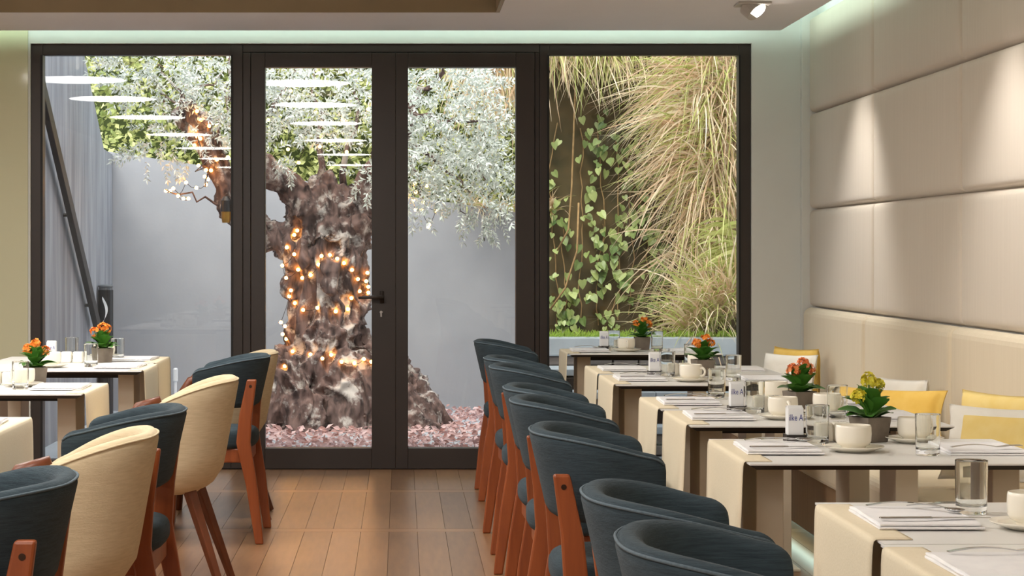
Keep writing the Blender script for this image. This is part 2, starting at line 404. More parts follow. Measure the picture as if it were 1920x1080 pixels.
for i, ly in enumerate((10.94, 8.25, 5.55, 2.85)):
    place('spot', make_spot, (1.80, ly, ZC), 0, '%s square ceiling spotlight from the doors aimed at the padded wall' % ('first', 'second', 'third', 'fourth')[i], 'spotlight', 'wall-washing spotlights')
    l = bpy.data.lights.new('spot_beam', 'SPOT'); lo = bpy.data.objects.new('spot_beam', l); COL.objects.link(lo)
    l.energy = 60; l.spot_size = math.radians(78); l.spot_blend = 1.0; l.color = (1, .97, .93); l.shadow_soft_size = .05
    lo.location = (1.825, ly-.02, ZC-.06); lo.rotation_euler = (Vector((2.37, ly+.1, .9))-lo.location).to_track_quat('-Z', 'Y').to_euler()

# ------------------------------------------------------------------ chairs
def plan_curve(a, b, ext, x0, n, exp):
    """horseshoe seen from above: from one arm tip round the back to the other; returns points and outward normals"""
    pts = []
    ne = 5
    for i in range(ne): pts.append(Vector((x0+ext*(1-i/ne), -b)))
    for i in range(n+1):
        th = -PI/2+PI*i/n
        c, s_ = math.cos(th), math.sin(th)
        pts.append(Vector((x0-a*abs(c)**(2/exp), b*math.copysign(abs(s_)**(2/exp), s_))))
    for i in range(1, ne+1): pts.append(Vector((x0+ext*i/ne, b)))
    # even spacing
    L = [0]
    for p, q in zip(pts, pts[1:]): L.append(L[-1]+(q-p).length)
    ends = [0, .0015, .005, .010, .016, .023, .031, .04]
    sl_ = ends+[.04+(L[-1]-.08)*i/40 for i in range(1, 40)]+[L[-1]-e for e in reversed(ends)]
    out = []; N = len(sl_)-1; k = 0
    for s_ in sl_:
        while k < len(L)-2 and L[k+1] < s_: k += 1
        t = (s_-L[k])/max(L[k+1]-L[k], 1e-9); out.append(pts[k].lerp(pts[k+1], t))
    nr = []
    for i in range(N+1):
        d = (out[min(i+1, N)]-out[max(i-1, 0)]).normalized(); nr.append(Vector((-d.y, d.x)) if False else Vector((d.y, -d.x)))
    return out, [-q if (q.dot(p-Vector((x0, 0))) < 0) else q for p, q in zip(out, nr)], sl_
def shell(a, b, ext, x0, zb_, zr, zf, lean, th, exp=2.5, tuck=0.0, zbf=None, rc=.045):
    pts, nr, SL = plan_curve(a, b, ext, x0, 60, exp); LL = SL[-1]
    N = len(pts)-1; secs = []; top = []
    for i, (p, n) in enumerate(zip(pts, nr)):
        s_ = SL[i]; e = min(s_, LL-s_)
        rear = smoothstep(x0+ext, x0-a*.92, p.x)
        zt = zf+(zr-zf)*rear
        lb = zb_ if zbf is None else zbf+(zb_-zbf)*smoothstep(.0, .6, rear)
        q = 1 if e >= rc else math.sqrt(max(0, 1-(1-e/rc)**2))
        mid = (zt+lb)/2
        zt2 = zt-rc*.9*(1-q); lb2 = lb+rc*.5*(1-q)
        h = th*(.5+.5*q)/2
        ln = lean*(.35+.65*rear)
        H = zt-lb
        def pos(o, z):
            f = (z-lb)/H
            tk = -tuck*max(0, 1-f/.22)**2
            off = ln*f+tk+o
            return (p.x+n.x*off, p.y+n.y*off, z)
        sec = []; m = 7
        for j in range(m+1): sec.append(pos(h, lb2+h+(zt2-lb2-2*h)*j/m))
        for j in range(1, 5): aa = PI*j/5; sec.append(pos(h*math.cos(aa), zt2-h+h*math.sin(aa)))
        for j in range(m+1): sec.append(pos(-h, zt2-h-(zt2-lb2-2*h)*j/m))
        for j in range(1, 5): aa = PI*j/5; sec.append(pos(-h*math.cos(aa), lb2+h-h*math.sin(aa)))
        secs.append(sec); top.append(Vector(pos(h*.86, zt2-h*.42)))
    return MB().loft(secs), top, pts, nr
def slab_round(hx, hy, z0, z1, exp, r, x0=0, n=36, dome=.006):
    secs = []
    prof = [(.0, r), (-.3, .55*r), (-1, 0)]
    def ring(k, z): 
        return [(x0+(hx-k)*math.copysign(abs(math.cos(t))**(2/exp), math.cos(t)), (hy-k)*math.copysign(abs(math.sin(t))**(2/exp), math.sin(t)), z) for t in [2*PI*i/n for i in range(n)]]
    for k in range(6): aa = PI/2*k/5; secs.append(ring(r*(1-math.sin(aa)), z0+r*(1-math.cos(aa))))
    for k in range(6): aa = PI/2*k/5; secs.append(ring(r*(1-math.cos(aa)), z1-r+r*math.sin(aa)))
    secs.append(ring(r+hx*.4, z1+dome)); secs.append(ring(hx*.9, z1+dome*1.3))
    return MB().loft(secs)
def post(path, widths, thick, y):
    """flat bent post; path in x,z"""
    secs = []
    for (x, z), w in zip(path, widths): secs.append([(x-w/2, y-thick/2, z), (x+w/2, y-thick/2, z), (x+w/2, y+thick/2, z), (x-w/2, y+thick/2, z)])
    return MB().loft(secs)
def make_slate():
    o = thing('dining_chair', '', 'chair')
    sh, top, pts, nr = shell(.175, .243, .075, -.02, .585, .812, .762, .052, .05, rc=.038)
    s_ = sh.build('backrest', 'slate', o, smooth=True)
    MB().tube(top[2:-2], .0032, 6).build('piping', 'piping', s_, smooth=True)
    slab_round(.215, .235, .405, .485, 3.2, .03, .0).build('seat', 'slate', o, smooth=True)
    MB().box(-.19, .185, -.20, .20, .345, .408).build('seat_frame', 'cherry', o, bevel=.006)
    for sy in (-1, 1):
        lg = post([(-.238, 0), (-.205, .25), (-.168, .44), (-.178, .56), (-.205, .715)], [.036, .05, .062, .056, .042], .03, sy*.276).build('leg', 'cherry', o, bevel=.006)
        MB().tube([(-.2, sy*.29, .685), (-.2, sy*.2925, .685)], .007, 12).build('screw', 'screw', lg)
        post([(.20, 0), (.185, .36), (.18, .41)], [.034, .045, .045], .036, sy*.205).build('leg', 'cherry', o, bevel=.005)
    return o
def make_cream():
    o = thing('tub_chair', '', 'chair')
    sh, top, pts, nr = shell(.155, .258, .09, -.02, .375, .795, .69, .075, .05, tuck=.05, exp=2.3)
    s_ = sh.build('tub_shell', 'cream', o, smooth=True)
    MB().tube(top[2:-2], .003, 6).build('piping', 'cream', s_, smooth=True)
    slab_round(.165, .205, .385, .475, 2.8, .03, .04).build('seat', 'cream', o, smooth=True)
    slab_round(.145, .195, .366, .40, 2.6, .01, .015).build('underside', 'cream', o, smooth=True)
    for sy in (-1, 1):
        MB().tube([(-.10, sy*.15, .385), (-.23, sy*.21, 0)], [.027, .017], 4).build('leg', 'brown_wood', o, bevel=.004)
        MB().tube([(.225, sy*.235, 0), (.20, sy*.236, .42), (.175, sy*.238, .60), (.135, sy*.245, .662), (.05, sy*.25, .69)], [.018, .024, .024, .022, .016], 8).build('leg', 'brown_wood', o, smooth=True)
    return o
ORD = ['first', 'second', 'third', 'fourth', 'fifth', 'sixth', 'seventh', 'eighth', 'ninth']
for i, (cx_, cy_, rz) in enumerate([(.645, 11.15, 0), (.628, 9.36, 1.5), (.622, 8.66, -1), (.615, 7.30, 1), (.605, 6.67, -1), (.60, 5.55, 0), (.612, 4.07, 1), (.61, 3.40, -1)]):
    place('slate', make_slate, (cx_, cy_, 0), math.radians(rz), '%s slate-blue wraparound chair from the doors, row facing the padded wall' % ORD[i], 'chair', 'slate-blue chairs along the padded-wall tables')
for i, (key, mk, cx_, cy_, rz, lab) in enumerate([
    ('cream', make_cream, -.865, 10.27, 2, 'cream tub chair nearest the glass doors, half hidden behind a slate-blue chair'),
    ('slate', make_slate, -.855, 9.54, 0, 'slate-blue chair nearest the doors in the row mixed with cream chairs'),
    ('cream', make_cream, -.89, 8.08, 0, 'cream tub chair standing between two slate-blue chairs, legs in full view'),
    ('slate', make_slate, -.90, 6.25, 0, 'slate-blue chair standing between two cream tub chairs'),
    ('cream', make_cream, -.915, 5.62, 0, 'cream tub chair nearest the viewer, next to the cropped slate-blue chair'),
    ('slate', make_slate, -.93, 4.33, 2, 'slate-blue chair cropped by the lower corner, nearest the viewer beside cream chairs')]):
    place(key, mk, (cx_, cy_, 0), PI+math.radians(rz), lab, 'chair', 'mixed slate-blue and cream chairs by the inner tables')

# ------------------------------------------------------------------ tables
TH = .75; TLEN = .78
def make_table(w):
    def f():
        o = thing('cafe_table', '', 'table'); h = w/2
        # local x from 0 (aisle edge) to TLEN, y centred
        MB().add([(0,-h,TH),(TLEN,-h,TH),(TLEN,h,TH),(0,h,TH),(.0,-h,TH-.004),(TLEN,-h,TH-.004),(TLEN,h,TH-.004),(.0,h,TH-.004)], [(0,1,2,3),(4,7,6,5),(0,4,5,1),(1,5,6,2),(2,6,7,3),(3,7,4,0)]).build('tabletop', 'white_top', o)
        e = MB(); z0, z1 = TH-.0165, TH-.004; k = .02
        e.add([(k,-h+k,z0),(TLEN-k,-h+k,z0),(TLEN-k,h-k,z0),(k,h-k,z0),(0,-h,z1),(TLEN,-h,z1),(TLEN,h,z1),(0,h,z1)], [(0,3,2,1),(4,5,6,7),(0,1,5,4),(1,2,6,5),(2,3,7,6),(3,0,4,7)])
        e.build('core_edge', 'black_edge', o)
        for x in (.055, TLEN-.125):
            MB().box(x, x+.07, -.11, .11, .012, TH-.0165).build('leg', 'leg_tan', o, bevel=.003)
            MB().box(x-.02, x+.09, -.2, .2, 0, .012).build('foot_plate', 'leg_tan', o, bevel=.003)
        MB().box(.06, TLEN-.06, -.04, .04, TH-.045, TH-.0165).build('rail', 'black_edge', o)
        return o
    return f
def make_runner(w, drop=.24):
    """cloth lying across the table and hanging over its aisle edge"""
    mb = MB(); n = 14; path = [(.062, .0), (.055, 0), (.03, 0), (.012, 0), (.003, 0), (-.004, -.0005), (-.0075, -.004), (-.009, -.012), (-.010, -.03)]
    for k in range(1, 7): path.append((-.010-.0008*k, -.03-(drop-.03)*k/6))
    secs = []
    for i, (x, z) in enumerate(path):
        row = []
        hang = max(0, -z/drop)
        for j in range(n+1):
            v = j/n-.5
            row.append((x-.0025*max(0, hang-.1)*(1+math.cos(v*19+1.3)), v*w*(1-.03*hang)+.004*math.sin(3*hang+v*4), TH+.0016+z+.0003*math.sin(v*31+x*17)*(1-min(1, hang*4))))
        secs.append(row)
    mb.loft(secs, closed=False)
    o = mb.build('table_runner', 'cloth', smooth=True)
    s_ = o.modifiers.new('thickness', 'SOLIDIFY'); s_.thickness = .0012; s_.offset = 0
    return o
def make_napkin():
    mb = MB()
    def layer(x0, x1, y0, y1, z, t, ph):
        n = 10; secs = []
        for i in range(n+1):
            u = i/n; x = x0+(x1-x0)*u; row = []
            prof = [(y0, z), (y0-.002, z+t*.5), (y0, z+t)]+[(y0+(y1-y0)*k/6, z+t+.0014*math.sin(k*1.3+u*5+ph)+.0008) for k in range(1, 6)]+[(y1, z+t), (y1+.002, z+t*.5), (y1, z)]
            row = [(x+.003*math.sin(p*20+ph), p, q) for p, q in prof]
            secs.append(row)
        mb.loft(secs)
    layer(-.098, .096, -.142, .14, 0, .0045, 0); layer(-.094, .091, -.138, .136, .0058, .0045, 1.4)
    return mb.build('napkin', 'napkin', smooth=False)
def make_saucer():
    return MB().lathe([(.001, 0), (.042, 0), (.046, .002), (.062, .007), (.076, .0125), (.0785, .0145), (.0775, .0155), (.06, .0105), (.045, .0062), (.03, .0058), (.001, .0058)], 40).build('saucer', 'china', smooth=True)
def cup_r(z): return .0455 if z < .05 else .0455-.03*(z-.05)**1.2
def make_cup(motif=False):
    def f():
        o = thing('coffee_cup', '', 'cup')
        pr = [(.001, 0), (.030, 0), (.031, .006), (.033, .009), (.0405, .012), (.045, .022), (.0462, .04), (.0455, .056), (.044, .0625), (.0425, .063), (.0415, .06), (.043, .045), (.042, .02), (.034, .012), (.001, .011)]
        MB().lathe(pr, 44).build('bowl', 'china', o, smooth=True)
        hp = [(.0435, 0, .048)]+[(.048+.018*math.sin(a), 0, .034+.017*math.cos(a)) for a in [PI*k/8 for k in range(1, 8)]]+[(.044, 0, .018)]
        MB().tube(hp, [.006, .0055, .005, .0048, .0046, .0046, .0048, .005, .0055], 10).build('handle', 'china', o, smooth=True)
        if motif:
            mb = MB(); secs = []
            for i in range(9):
                u = i/8; a = math.radians(-112+26*u); wdt = .0055*math.sin(PI*min(.98, u*.97+.02))**.8+.0002; z = .050-.010*u
                secs.append([((.0474)*math.cos(a), (.0474)*math.sin(a), z-wdt), ((.0474)*math.cos(a), .0474*math.sin(a), z+wdt)])
            mb.loft(secs, closed=False); g = mb.build('leaf_motif', 'green_ink', o, smooth=True); g['label'] = 'small green leaf printed on the cup'
        return o
    return f
def make_glass():
    return MB().lathe([(.0005, 0), (.015, 0), (.027, 0), (.0287, .0004), (.0296, .0016), (.0299, .0035), (.0301, .008), (.0305, .03), (.0314, .08), (.0318, .1030), (.0318, .1042), (.0315, .1048), (.0310, .1050), (.0305, .1047), (.0303, .1040), (.0302, .1020), (.0298, .08), (.029, .03), (.0286, .021), (.0280, .0175), (.0265, .0155), (.024, .0147), (.015, .0143), (.0005, .0142)], 48).build('drinking_glass', 'glass', smooth=True)
def make_spoon():
    o = thing('teaspoon', '', 'spoon'); secs = []
    for i in range(11):
        u = i/10; w = .0152*math.sin(PI*min(.985, .03+u*.95))**.6; x = -.045+.045*u; d = .006*math.sin(PI*u)**.8
        lip = .0065
        secs.append([(x, w*math.cos(a), lip-d*math.sin(a)*1.0) for a in [PI*k/8 for k in range(9)]]+[(x, w*.9*math.cos(a), lip+.0008-(d*.85)*math.sin(a)) for a in [PI-PI*k/8 for k in range(9)]])
    MB().loft(secs).build('bowl', 'steel', o, smooth=True)
    secs = []
    for i in range(9):
        u = i/8; x = -.002+.092*u; w = .0032+.0036*u**2; z = .0065+.005*math.sin(PI*u*.9)-.005*u
        secs.append([(x, -w, z-.001), (x, w, z-.001), (x, w, z+.001), (x, -w, z+.001)])
    MB().loft(secs).build('handle', 'steel', o, smooth=False); return o
def make_fork():
    o = thing('fork', '', 'fork'); secs = []
    for i in range(9):
        u = i/8; x = .12*u; w = .003+.0035*(1-u)**2; z = .002+.006*math.sin(PI*u)
        secs.append([(x, -w, z-.001), (x, w, z-.001), (x, w, z+.001), (x, -w, z+.001)])
    MB().loft(secs).build('handle', 'steel', o)
    hd = MB(); secs = []
    for i in range(5):
        u = i/4; x = .118+.03*u; w = .003+.0085*u**.7; z = .002+.003*u*u
        secs.append([(x, -w, z-.001), (x, w, z-.001), (x, w, z+.001), (x, -w, z+.001)])
    hd.loft(secs)
    for k in range(4):
        y0 = -.0088+.0059*k
        hd.box(.147, .185, y0-.0014, y0+.0014, .004, .006)
    hd.build('tines', 'steel', o); return o
def make_knife():
    o = thing('table_knife', '', 'knife')
    MB().box(0, .1, -.0058, .0058, 0, .004).build('handle', 'steel', o, bevel=.0018)
    mb = MB(); secs = []
    for i in range(8):
        u = i/7; x = .098+.11*u; w = .008*(1-u**4*.85)
        secs.append([(x, -.0058, .0012), (x, -.0058+2*w, .0016), (x, -.0058+2*w, .0022), (x, -.0058, .0028)])
    mb.loft(secs).build('blade', 'steel', o); return o
def make_shaker():
    o = thing('shaker', '', 'shaker')
    MB().box(-.024, .024, -.024, .024, 0, .052).build('body', 'china', o, bevel=.008, seg=3)
    for a in range(5): MB().lathe([(.0006, 0), (.0015, 0), (.0015, .0007), (.0006, .0007)], 8, (.008*math.cos(a*1.2566), .008*math.sin(a*1.2566))).build('hole', 'tray', o, loc=(0, 0, .0518))
    return o
FONTC = {}
def make_sachets():
    o = thing('sugar_caddy', '', 'caddy')
    t_ = MB(); t_.box(-.026, .026, -.03, .03, 0, .004); t_.box(-.026, -.023, -.03, .03, .004, .02); t_.box(.023, .026, -.03, .03, .004, .02); t_.box(-.023, .023, -.03, -.027, .004, .02); t_.box(-.023, .023, .027, .03, .004, .02)
    t_.build('tray', 'tray', o)
    for k in range(5):
        y0 = -.022+.0095*k; h = .092+.003*((k*7) % 3)
        mb = MB().box(-.021, .021, y0, y0+.0045, .0045, h)
        s_ = mb.build('sachet', 'paper', o, bevel=.001)
        if k == 0:
            c = bpy.data.curves.new('lettering', 'FONT'); c.body = 'ilke A'; c.size = .0165; c.align_x = 'CENTER'; c.extrude = .0002
            tmp = bpy.data.objects.new('lettering_curve', c); COL.objects.link(tmp)
            lm = bpy.data.meshes.new_from_object(tmp.evaluated_get(bpy.context.evaluated_depsgraph_get())); bpy.data.objects.remove(tmp)
            lm.materials.clear(); lm.materials.append(M['blue_ink'])
            l = link('lettering', lm, s_, loc=(0, y0-.0004, .058)); l.rotation_euler = (PI/2, 0, 0); l.scale = (1, 1.5, 1)
            l['label'] = 'blue printed lettering on the front sachet'
    return o
def leaf_mesh(L, Wd, cup=.25):
    mb = MB(); secs = []; n = 7
    for i in range(n+1):
        u = i/n; w = Wd*math.sin(PI*min(.97, .06+u*.9))**.75; x = L*u; z = L*.35*u-L*.42*u*u
        if i % 2 and i < n: w *= 1.06
        secs.append([(x, -w, z+cup*w), (x, -w*.5, z+cup*w*.35), (x, 0, z), (x, w*.5, z+cup*w*.35), (x, w, z+cup*w)])
    mb.loft(secs, closed=False); return mb
LEAF_ME = {}
def make_plant(fl_mat, seed, heads):
    def f():
        r = random.Random(seed)
        o = thing('potted_kalanchoe', '', 'potted plant')
        mb = MB(); a, b, h_, t_ = .034, .041, .068, .005
        ring = lambda s_, z: [(-s_, -s_, z), (s_, -s_, z), (s_, s_, z), (-s_, s_, z)]
        mb.loft([ring(a, 0), ring(b, h_), ring(b-t_, h_), ring(b-t_-.002, h_-.012)])
        mb.build('pot', 'pot', o, bevel=.002)
        MB().loft([ring(b-t_-.003, h_-.014), ring(b-t_-.003, h_-.010)]).build('soil', 'soil', o)
        if 'k' not in LEAF_ME:
            q = leaf_mesh(.072, .026).build('leaf', 'pleaf', smooth=True); LEAF_ME['k'] = q.data; bpy.data.objects.remove(q)
        for k in range(24):
            tier = k//9; az = k*2.399+r.uniform(-.3, .3)
            l = link('leaf', LEAF_ME['k'], o, loc=(.008*math.cos(az), .008*math.sin(az), h_-.006+.017*tier))
            sc_ = r.uniform(.85, 1.15)*(1.0, .95, .8)[tier]; l.scale = (sc_, sc_, sc_)
            l.rotation_euler = (r.uniform(-.25, .25), -(.35, .75, 1.15)[tier]+r.uniform(-.15, .15), az)
        for k, (hx_, hy_, hz_) in enumerate(heads):
            top = Vector((hx_, hy_, h_+hz_))
            s_ = MB().tube([(hx_*.15, hy_*.15, h_-.01), (hx_*.5, hy_*.5, h_+hz_*.5), top], [.0028, .0024, .002], 6); s_.build('stem', 'stem', o)
            mb = MB()
            for q in range(38):
                d = Vector((r.gauss(0, 1), r.gauss(0, 1), r.gauss(0, 1)+.5)).normalized()
                c = top+d*r.uniform(.011, .021); u = d.orthogonal().normalized(); w = d.cross(u)
                for p_ in range(4):
                    aa = p_*PI/2+q; e = u*math.cos(aa)+w*math.sin(aa); g = d.cross(e)
                    mb.add([c, c+e*.005+g*.004+d*.003, c+e*.0085+d*.0035, c+e*.005-g*.004+d*.003], [(0, 1, 2, 3)])
            mb.build('flower_head', fl_mat, o)
        return o
    return f
RT = [(.8545, 10.85, 11.48), (.840, 9.015, 9.735), (.836, 8.29, 9.007), (.851, 6.972, 7.612), (.857, 6.316, 6.964), (.846, 5.18, 5.88), (.848, 3.752, 4.376), (.841, 3.09, 3.744)]
def tname(i): return '%s padded-wall table from the doors' % ORD[i]
G = 'place settings on the padded-wall tables'
Z0 = TH+.0004; NZ = TH+.0031    # table surface, cloth surface
for i, (x0, ya, yb) in enumerate(RT):
    w = round(yb-ya, 3); ym = (ya+yb)/2; kz = 'table%.3f' % w; w = max(w, .6)
    place(kz, make_table(w), (x0, ym, 0), 0, 'white black-edged table, %s from the doors, along the padded wall' % ORD[i], 'table', 'white tables along the padded wall')
    place('runner%.3f' % w, lambda: make_runner(w-.10), (x0, ym, 0), 0, 'cream cloth runner hanging over the %s' % tname(i), 'table runner', 'cream runners on the padded-wall tables')
def on_table(key, mk, i, x, y, rz, what, cat, z=Z0, tn=None, g=G):
    return place(key, mk, (x, y, z), rz, '%s %s' % (what, tn or ('on the '+tname(i))), cat, g)
NAPZ = NZ+.0128
cups = 0
for i, (x0, ya, yb) in enumerate(RT):
    ym = (ya+yb)/2
    on_table('napkin', make_napkin, i, x0+.13, ym-.0, R.uniform(-.02, .02), 'white folded napkin at the aisle side', 'napkin', NZ)
    if i != 7 and i != 6: on_table('napkin', make_napkin, i, x0+.645, ym, R.uniform(-.04, .04), 'white folded napkin at the bench side', 'napkin')
    if i in (0, 2, 4, 5, 6):
        cx_, cy_ = {0: (1.172, 11.13), 2: (1.155, 8.52), 4: (1.176, 6.58), 5: (1.165, 5.50), 6: (1.168, 3.95)}[i]
        on_table('saucer', make_saucer, i, cx_, cy_, 0, 'ivory saucer at the aisle side', 'saucer')
        on_table('cup_m' if i == 6 else 'cup', make_cup(i == 6), i, cx_, cy_, {4: -PI/2+.15, 0: -PI/2, 2: -.7}.get(i, PI*.45), 'ivory coffee cup with green leaf motif' if i == 6 else 'ivory coffee cup at the aisle side', 'cup', Z0+.0062)
    if i in (1, 3, 4, 5):
        cx_, cy_ = {1: (1.300, 9.36), 3: (1.29, 7.38), 4: (1.345, 6.74), 5: (1.385, 5.76)}[i]
        on_table('saucer', make_saucer, i, cx_, cy_, 0, 'ivory saucer at the bench side', 'saucer')
        on_table('cup', make_cup(), i, cx_, cy_, .4, 'ivory coffee cup at the bench side', 'cup', Z0+.0062)
    if i in (0, 2, 4, 5):
        cy_ = {0: 11.36, 2: 8.94, 4: 6.88, 5: 5.80}[i]
        on_table('sachets', make_sachets, i, x0+.222, cy_, 0, 'sugar caddy with white sachets', 'caddy')
        on_table('glass', make_glass, i, x0+.268, cy_-.085, 0, 'clear glass standing beside the sugar caddy', 'glass')
        on_table('shaker', make_shaker, i, x0+.30, cy_+.0, 0, 'white cube shaker nearer the aisle', 'shaker')
        on_table('shaker', make_shaker, i, x0+.350, cy_+.012, 0, 'white cube shaker beside the potted plant', 'shaker')
        heads = [(.012, .0, .085), (-.03, -.008, .066), (.036, .005, .066)]
        if i == 5: heads = [(-.005, .0, .098), (.024, .0, .082), (-.058, -.02, .055)]
        on_table('plant%d' % i, make_plant({0: 'f_orange', 2: 'f_orange', 4: 'f_red', 5: 'f_yellow'}[i], i, heads), i, x0+.425, cy_-.01, .1*i, {0: 'orange-flowering plant in a grey pot', 2: 'orange-flowering plant in a grey pot', 4: 'red-orange-flowering plant in a grey pot', 5: 'yellow-flowering plant in a grey pot'}[i], 'potted plant')
    gl = {0: (1.335, 11.15), 1: (1.30, 9.58), 2: (1.33, 8.55), 3: (1.112, 7.53), 4: (1.345, 6.585), 5: (1.332, 5.40), 6: (1.119, 4.19)}.get(i)
    if gl: on_table('glass', make_glass, i, gl[0], gl[1], 0, 'clear drinking glass at the bench side' if i not in (3, 6) else 'clear drinking glass at the far edge', 'glass')
    sp = {0: (1.03, 11.2, 1), 2: (1.03, 8.72, 2.4), 3: (1.06, 7.42, 2.4), 4: (1.035, 6.72, 2.6), 5: (1.04, 5.63, 2.9), 6: (1.045, 4.10, 2.2)}.get(i)
    if sp: on_table('spoon', make_spoon, i, sp[0], sp[1], sp[2]+PI*0, 'steel teaspoon lying past the napkin', 'spoon', Z0+.0150 if i not in (6,) else Z0+.0150)
    on_table('fork', make_fork, i, x0+.06, ym+.10, .12, 'steel fork on the aisle-side napkin', 'fork', NAPZ+.0014)
    if i in (2, 3, 4, 5, 6): on_table('knife', make_knife, i, x0+.18, ym+.035, 1.15, 'steel knife across the aisle-side napkin', 'knife', NAPZ+.0012) if False else on_table('knife', make_knife, i, x0+.04, ym-.10, .05, 'steel knife on the aisle-side napkin', 'knife', NAPZ+.0014)
    if i == 5: on_table('fork', make_fork, i, x0+.55, ym-.11, .1, 'steel fork on the bench-side napkin', 'fork', NAPZ+.0014)
# inner tables, mirrored
LT = [(-1.154, 9.91, 10.59), (-1.134, 9.27, 9.90), (-1.162, 7.74, 8.43), (-1.157, 6.0, 6.67)]
def lname(i): return '%s inner table from the doors' % ORD[i]
GL_ = 'place settings on the inner tables'
for i, (x0, ya, yb) in enumerate(LT):
    w = round(yb-ya, 3); ym = (ya+yb)/2
    place('table%.3f' % w, make_table(w), (x0, ym, 0), PI, 'white black-edged table, %s from the doors, in the inner row across the aisle' % ORD[i], 'table', 'white tables of the inner row')
    place('runner%.3f' % w, lambda: make_runner(w-.08), (x0, ym, 0), PI, 'cream cloth runner hanging over the %s' % lname(i), 'table runner', 'cream runners on the inner tables')
    place('napkin', make_napkin, (x0-.13, ym, NZ), PI+R.uniform(-.05, .05), 'white folded napkin on the %s' % lname(i), 'napkin', GL_)
def onl(key, mk, i, x, y, rz, what, cat, z=Z0): return on_table(key, mk, i, x, y, rz, what, cat, z, 'on the '+lname(i), GL_)
onl('glass', make_glass, 2, -1.435, 8.03, 0, 'clear drinking glass', 'glass')
onl('saucer', make_saucer, 2, -1.455, 8.20, 0, 'ivory saucer behind the glass', 'saucer'); onl('cup', make_cup(), 2, -1.455, 8.20, 2.6, 'ivory coffee cup behind the glass', 'cup', Z0+.0062)
onl('plantL', make_plant('f_orange', 21, [(.0, .0, .088), (.035, .01, .06), (-.03, .0, .068)]), 2, -1.43, 8.34, .3, 'orange-flowering plant in a grey pot', 'potted plant')
onl('shaker', make_shaker, 2, -1.528, 8.30, 0, 'white cube shaker nearer the potted plant', 'shaker'); onl('shaker', make_shaker, 2, -1.582, 8.30, 0, 'white cube shaker farther from the potted plant', 'shaker')
onl('glass', make_glass, 1, -1.40, 9.62, 0, 'clear drinking glass at the aisle side', 'glass')
onl('saucer', make_saucer, 1, -1.575, 9.58, 0, 'ivory saucer', 'saucer'); onl('cup', make_cup(), 1, -1.575, 9.58, 2.6, 'ivory coffee cup', 'cup', Z0+.0062)
onl('plantR', make_plant('f_orange', 33, [(.0, .0, .098), (.026, .01, .088), (-.04, .0, .076)]), 0, -1.405, 10.02, .5, 'orange-flowering plant in a grey pot', 'potted plant')
onl('shaker', make_shaker, 0, -1.515, 10.0, 0, 'white cube shaker nearer the potted plant', 'shaker'); onl('shaker', make_shaker, 0, -1.57, 10.0, 0, 'white cube shaker nearer the sugar caddy', 'shaker')
onl('glass', make_glass, 0, -1.36, 10.22, 0, 'clear drinking glass beside the plant', 'glass')
onl('glass', make_glass, 0, -1.60, 10.35, 0, 'clear drinking glass behind the shakers', 'glass')
onl('sachets', make_sachets, 0, -1.66, 10.12, 0, 'sugar caddy with white sachets', 'caddy')
onl('saucer', make_saucer, 0, -1.45, 10.42, 0, 'ivory saucer at the far edge', 'saucer'); onl('cup', make_cup(), 0, -1.45, 10.42, 1, 'ivory coffee cup at the far edge', 'cup', Z0+.0062)

# ------------------------------------------------------------------ cushions on the banquette
def make_pillow(m, sx=.42, sy=.42, th=.15, border=None):
    mb = MB(); n = 22; top = []; bot = []
    for i in range(n+1):
        for j in range(n+1):
            u = -1+2*i/n; v = -1+2*j/n
            pin = 1-.07*(1-u*u)*abs(v)**3 if False else 1
            x = u*sx/2*(1-.09*(1-v*v)**1*abs(u)**2*-1*-1); y = v*sy/2*(1-.09*(1-u*u)*abs(v)**2)
            x = u*sx/2*(1-.08*(1-v*v)*abs(u)); y = v*sy/2*(1-.08*(1-u*u)*abs(v))
            t_ = th/2*((1-u**4)*(1-v**4))**.55+.003
            wr_ = .004*noise.noise(Vector((u*3, v*3, sx*9)))
            top.append((x, y, t_+wr_)); bot.append((x, y, -t_+wr_))
    k = n+1
    fs = []; ms = []
    for i in range(n):
        for j in range(n):
            a = i*k+j; q = (a, a+k, a+k+1, a+1)
            e = border and (min(i, n-1-i) < border or min(j, n-1-j) < border)
            fs.append(q); ms.append(1 if e else 0); fs.append(tuple(x+k*k for x in q[::-1])); ms.append(1 if e else 0)
    for i in range(n):
        for a, b in ((i*k, (i+1)*k), ((i+1)*k+n, i*k+n), (n*k+i, n*k+i+1), (i+1, i)): fs.append((a, b, b+k*k, a+k*k)); ms.append(1 if border else 0)
    mb.v = top+bot; mb.f = fs; mb.m = ms
    return mb.build('cushion', m, smooth=True)
def pillow(m, loc, rot, label, sx=.42, sy=.42, th=.15, border=None):
    o = make_pillow(m, sx, sy, th, border); o.location = loc; o.rotation_euler = rot
    return tag(o, label, 'cushion', 'cushions on the banquette')
BZ = .455
pillow('cushion_yellow', (2.17, 11.72, BZ+.155), (math.radians(90), 0, math.radians(-62)), 'yellow cushion behind a white one at the door end of the bench', .38, .27, .11)
pillow('cushion_white', (2.08, 11.48, BZ+.145), (math.radians(76), 0, math.radians(-50)), 'white cushion leaning on a yellow one at the door end', .36, .25, .11)
pillow('cushion_white', (2.165, 9.32, BZ+.14), (math.radians(86), 0, math.radians(-64)), 'white cushion lying behind the golden cushion in mid bench', .40, .25, .10)
pillow('cushion_yellow', (2.05, 8.92, BZ+.132), (math.radians(74), 0, math.radians(-35)), 'golden yellow cushion in the middle of the bench', .46, .225, .12)
pillow('cushion_pale', (2.16, 7.62, BZ+.165), (math.radians(84), 0, math.radians(-58)), 'pale yellow cushion behind a white-bordered one, nearest the viewer', .44, .29, .12)
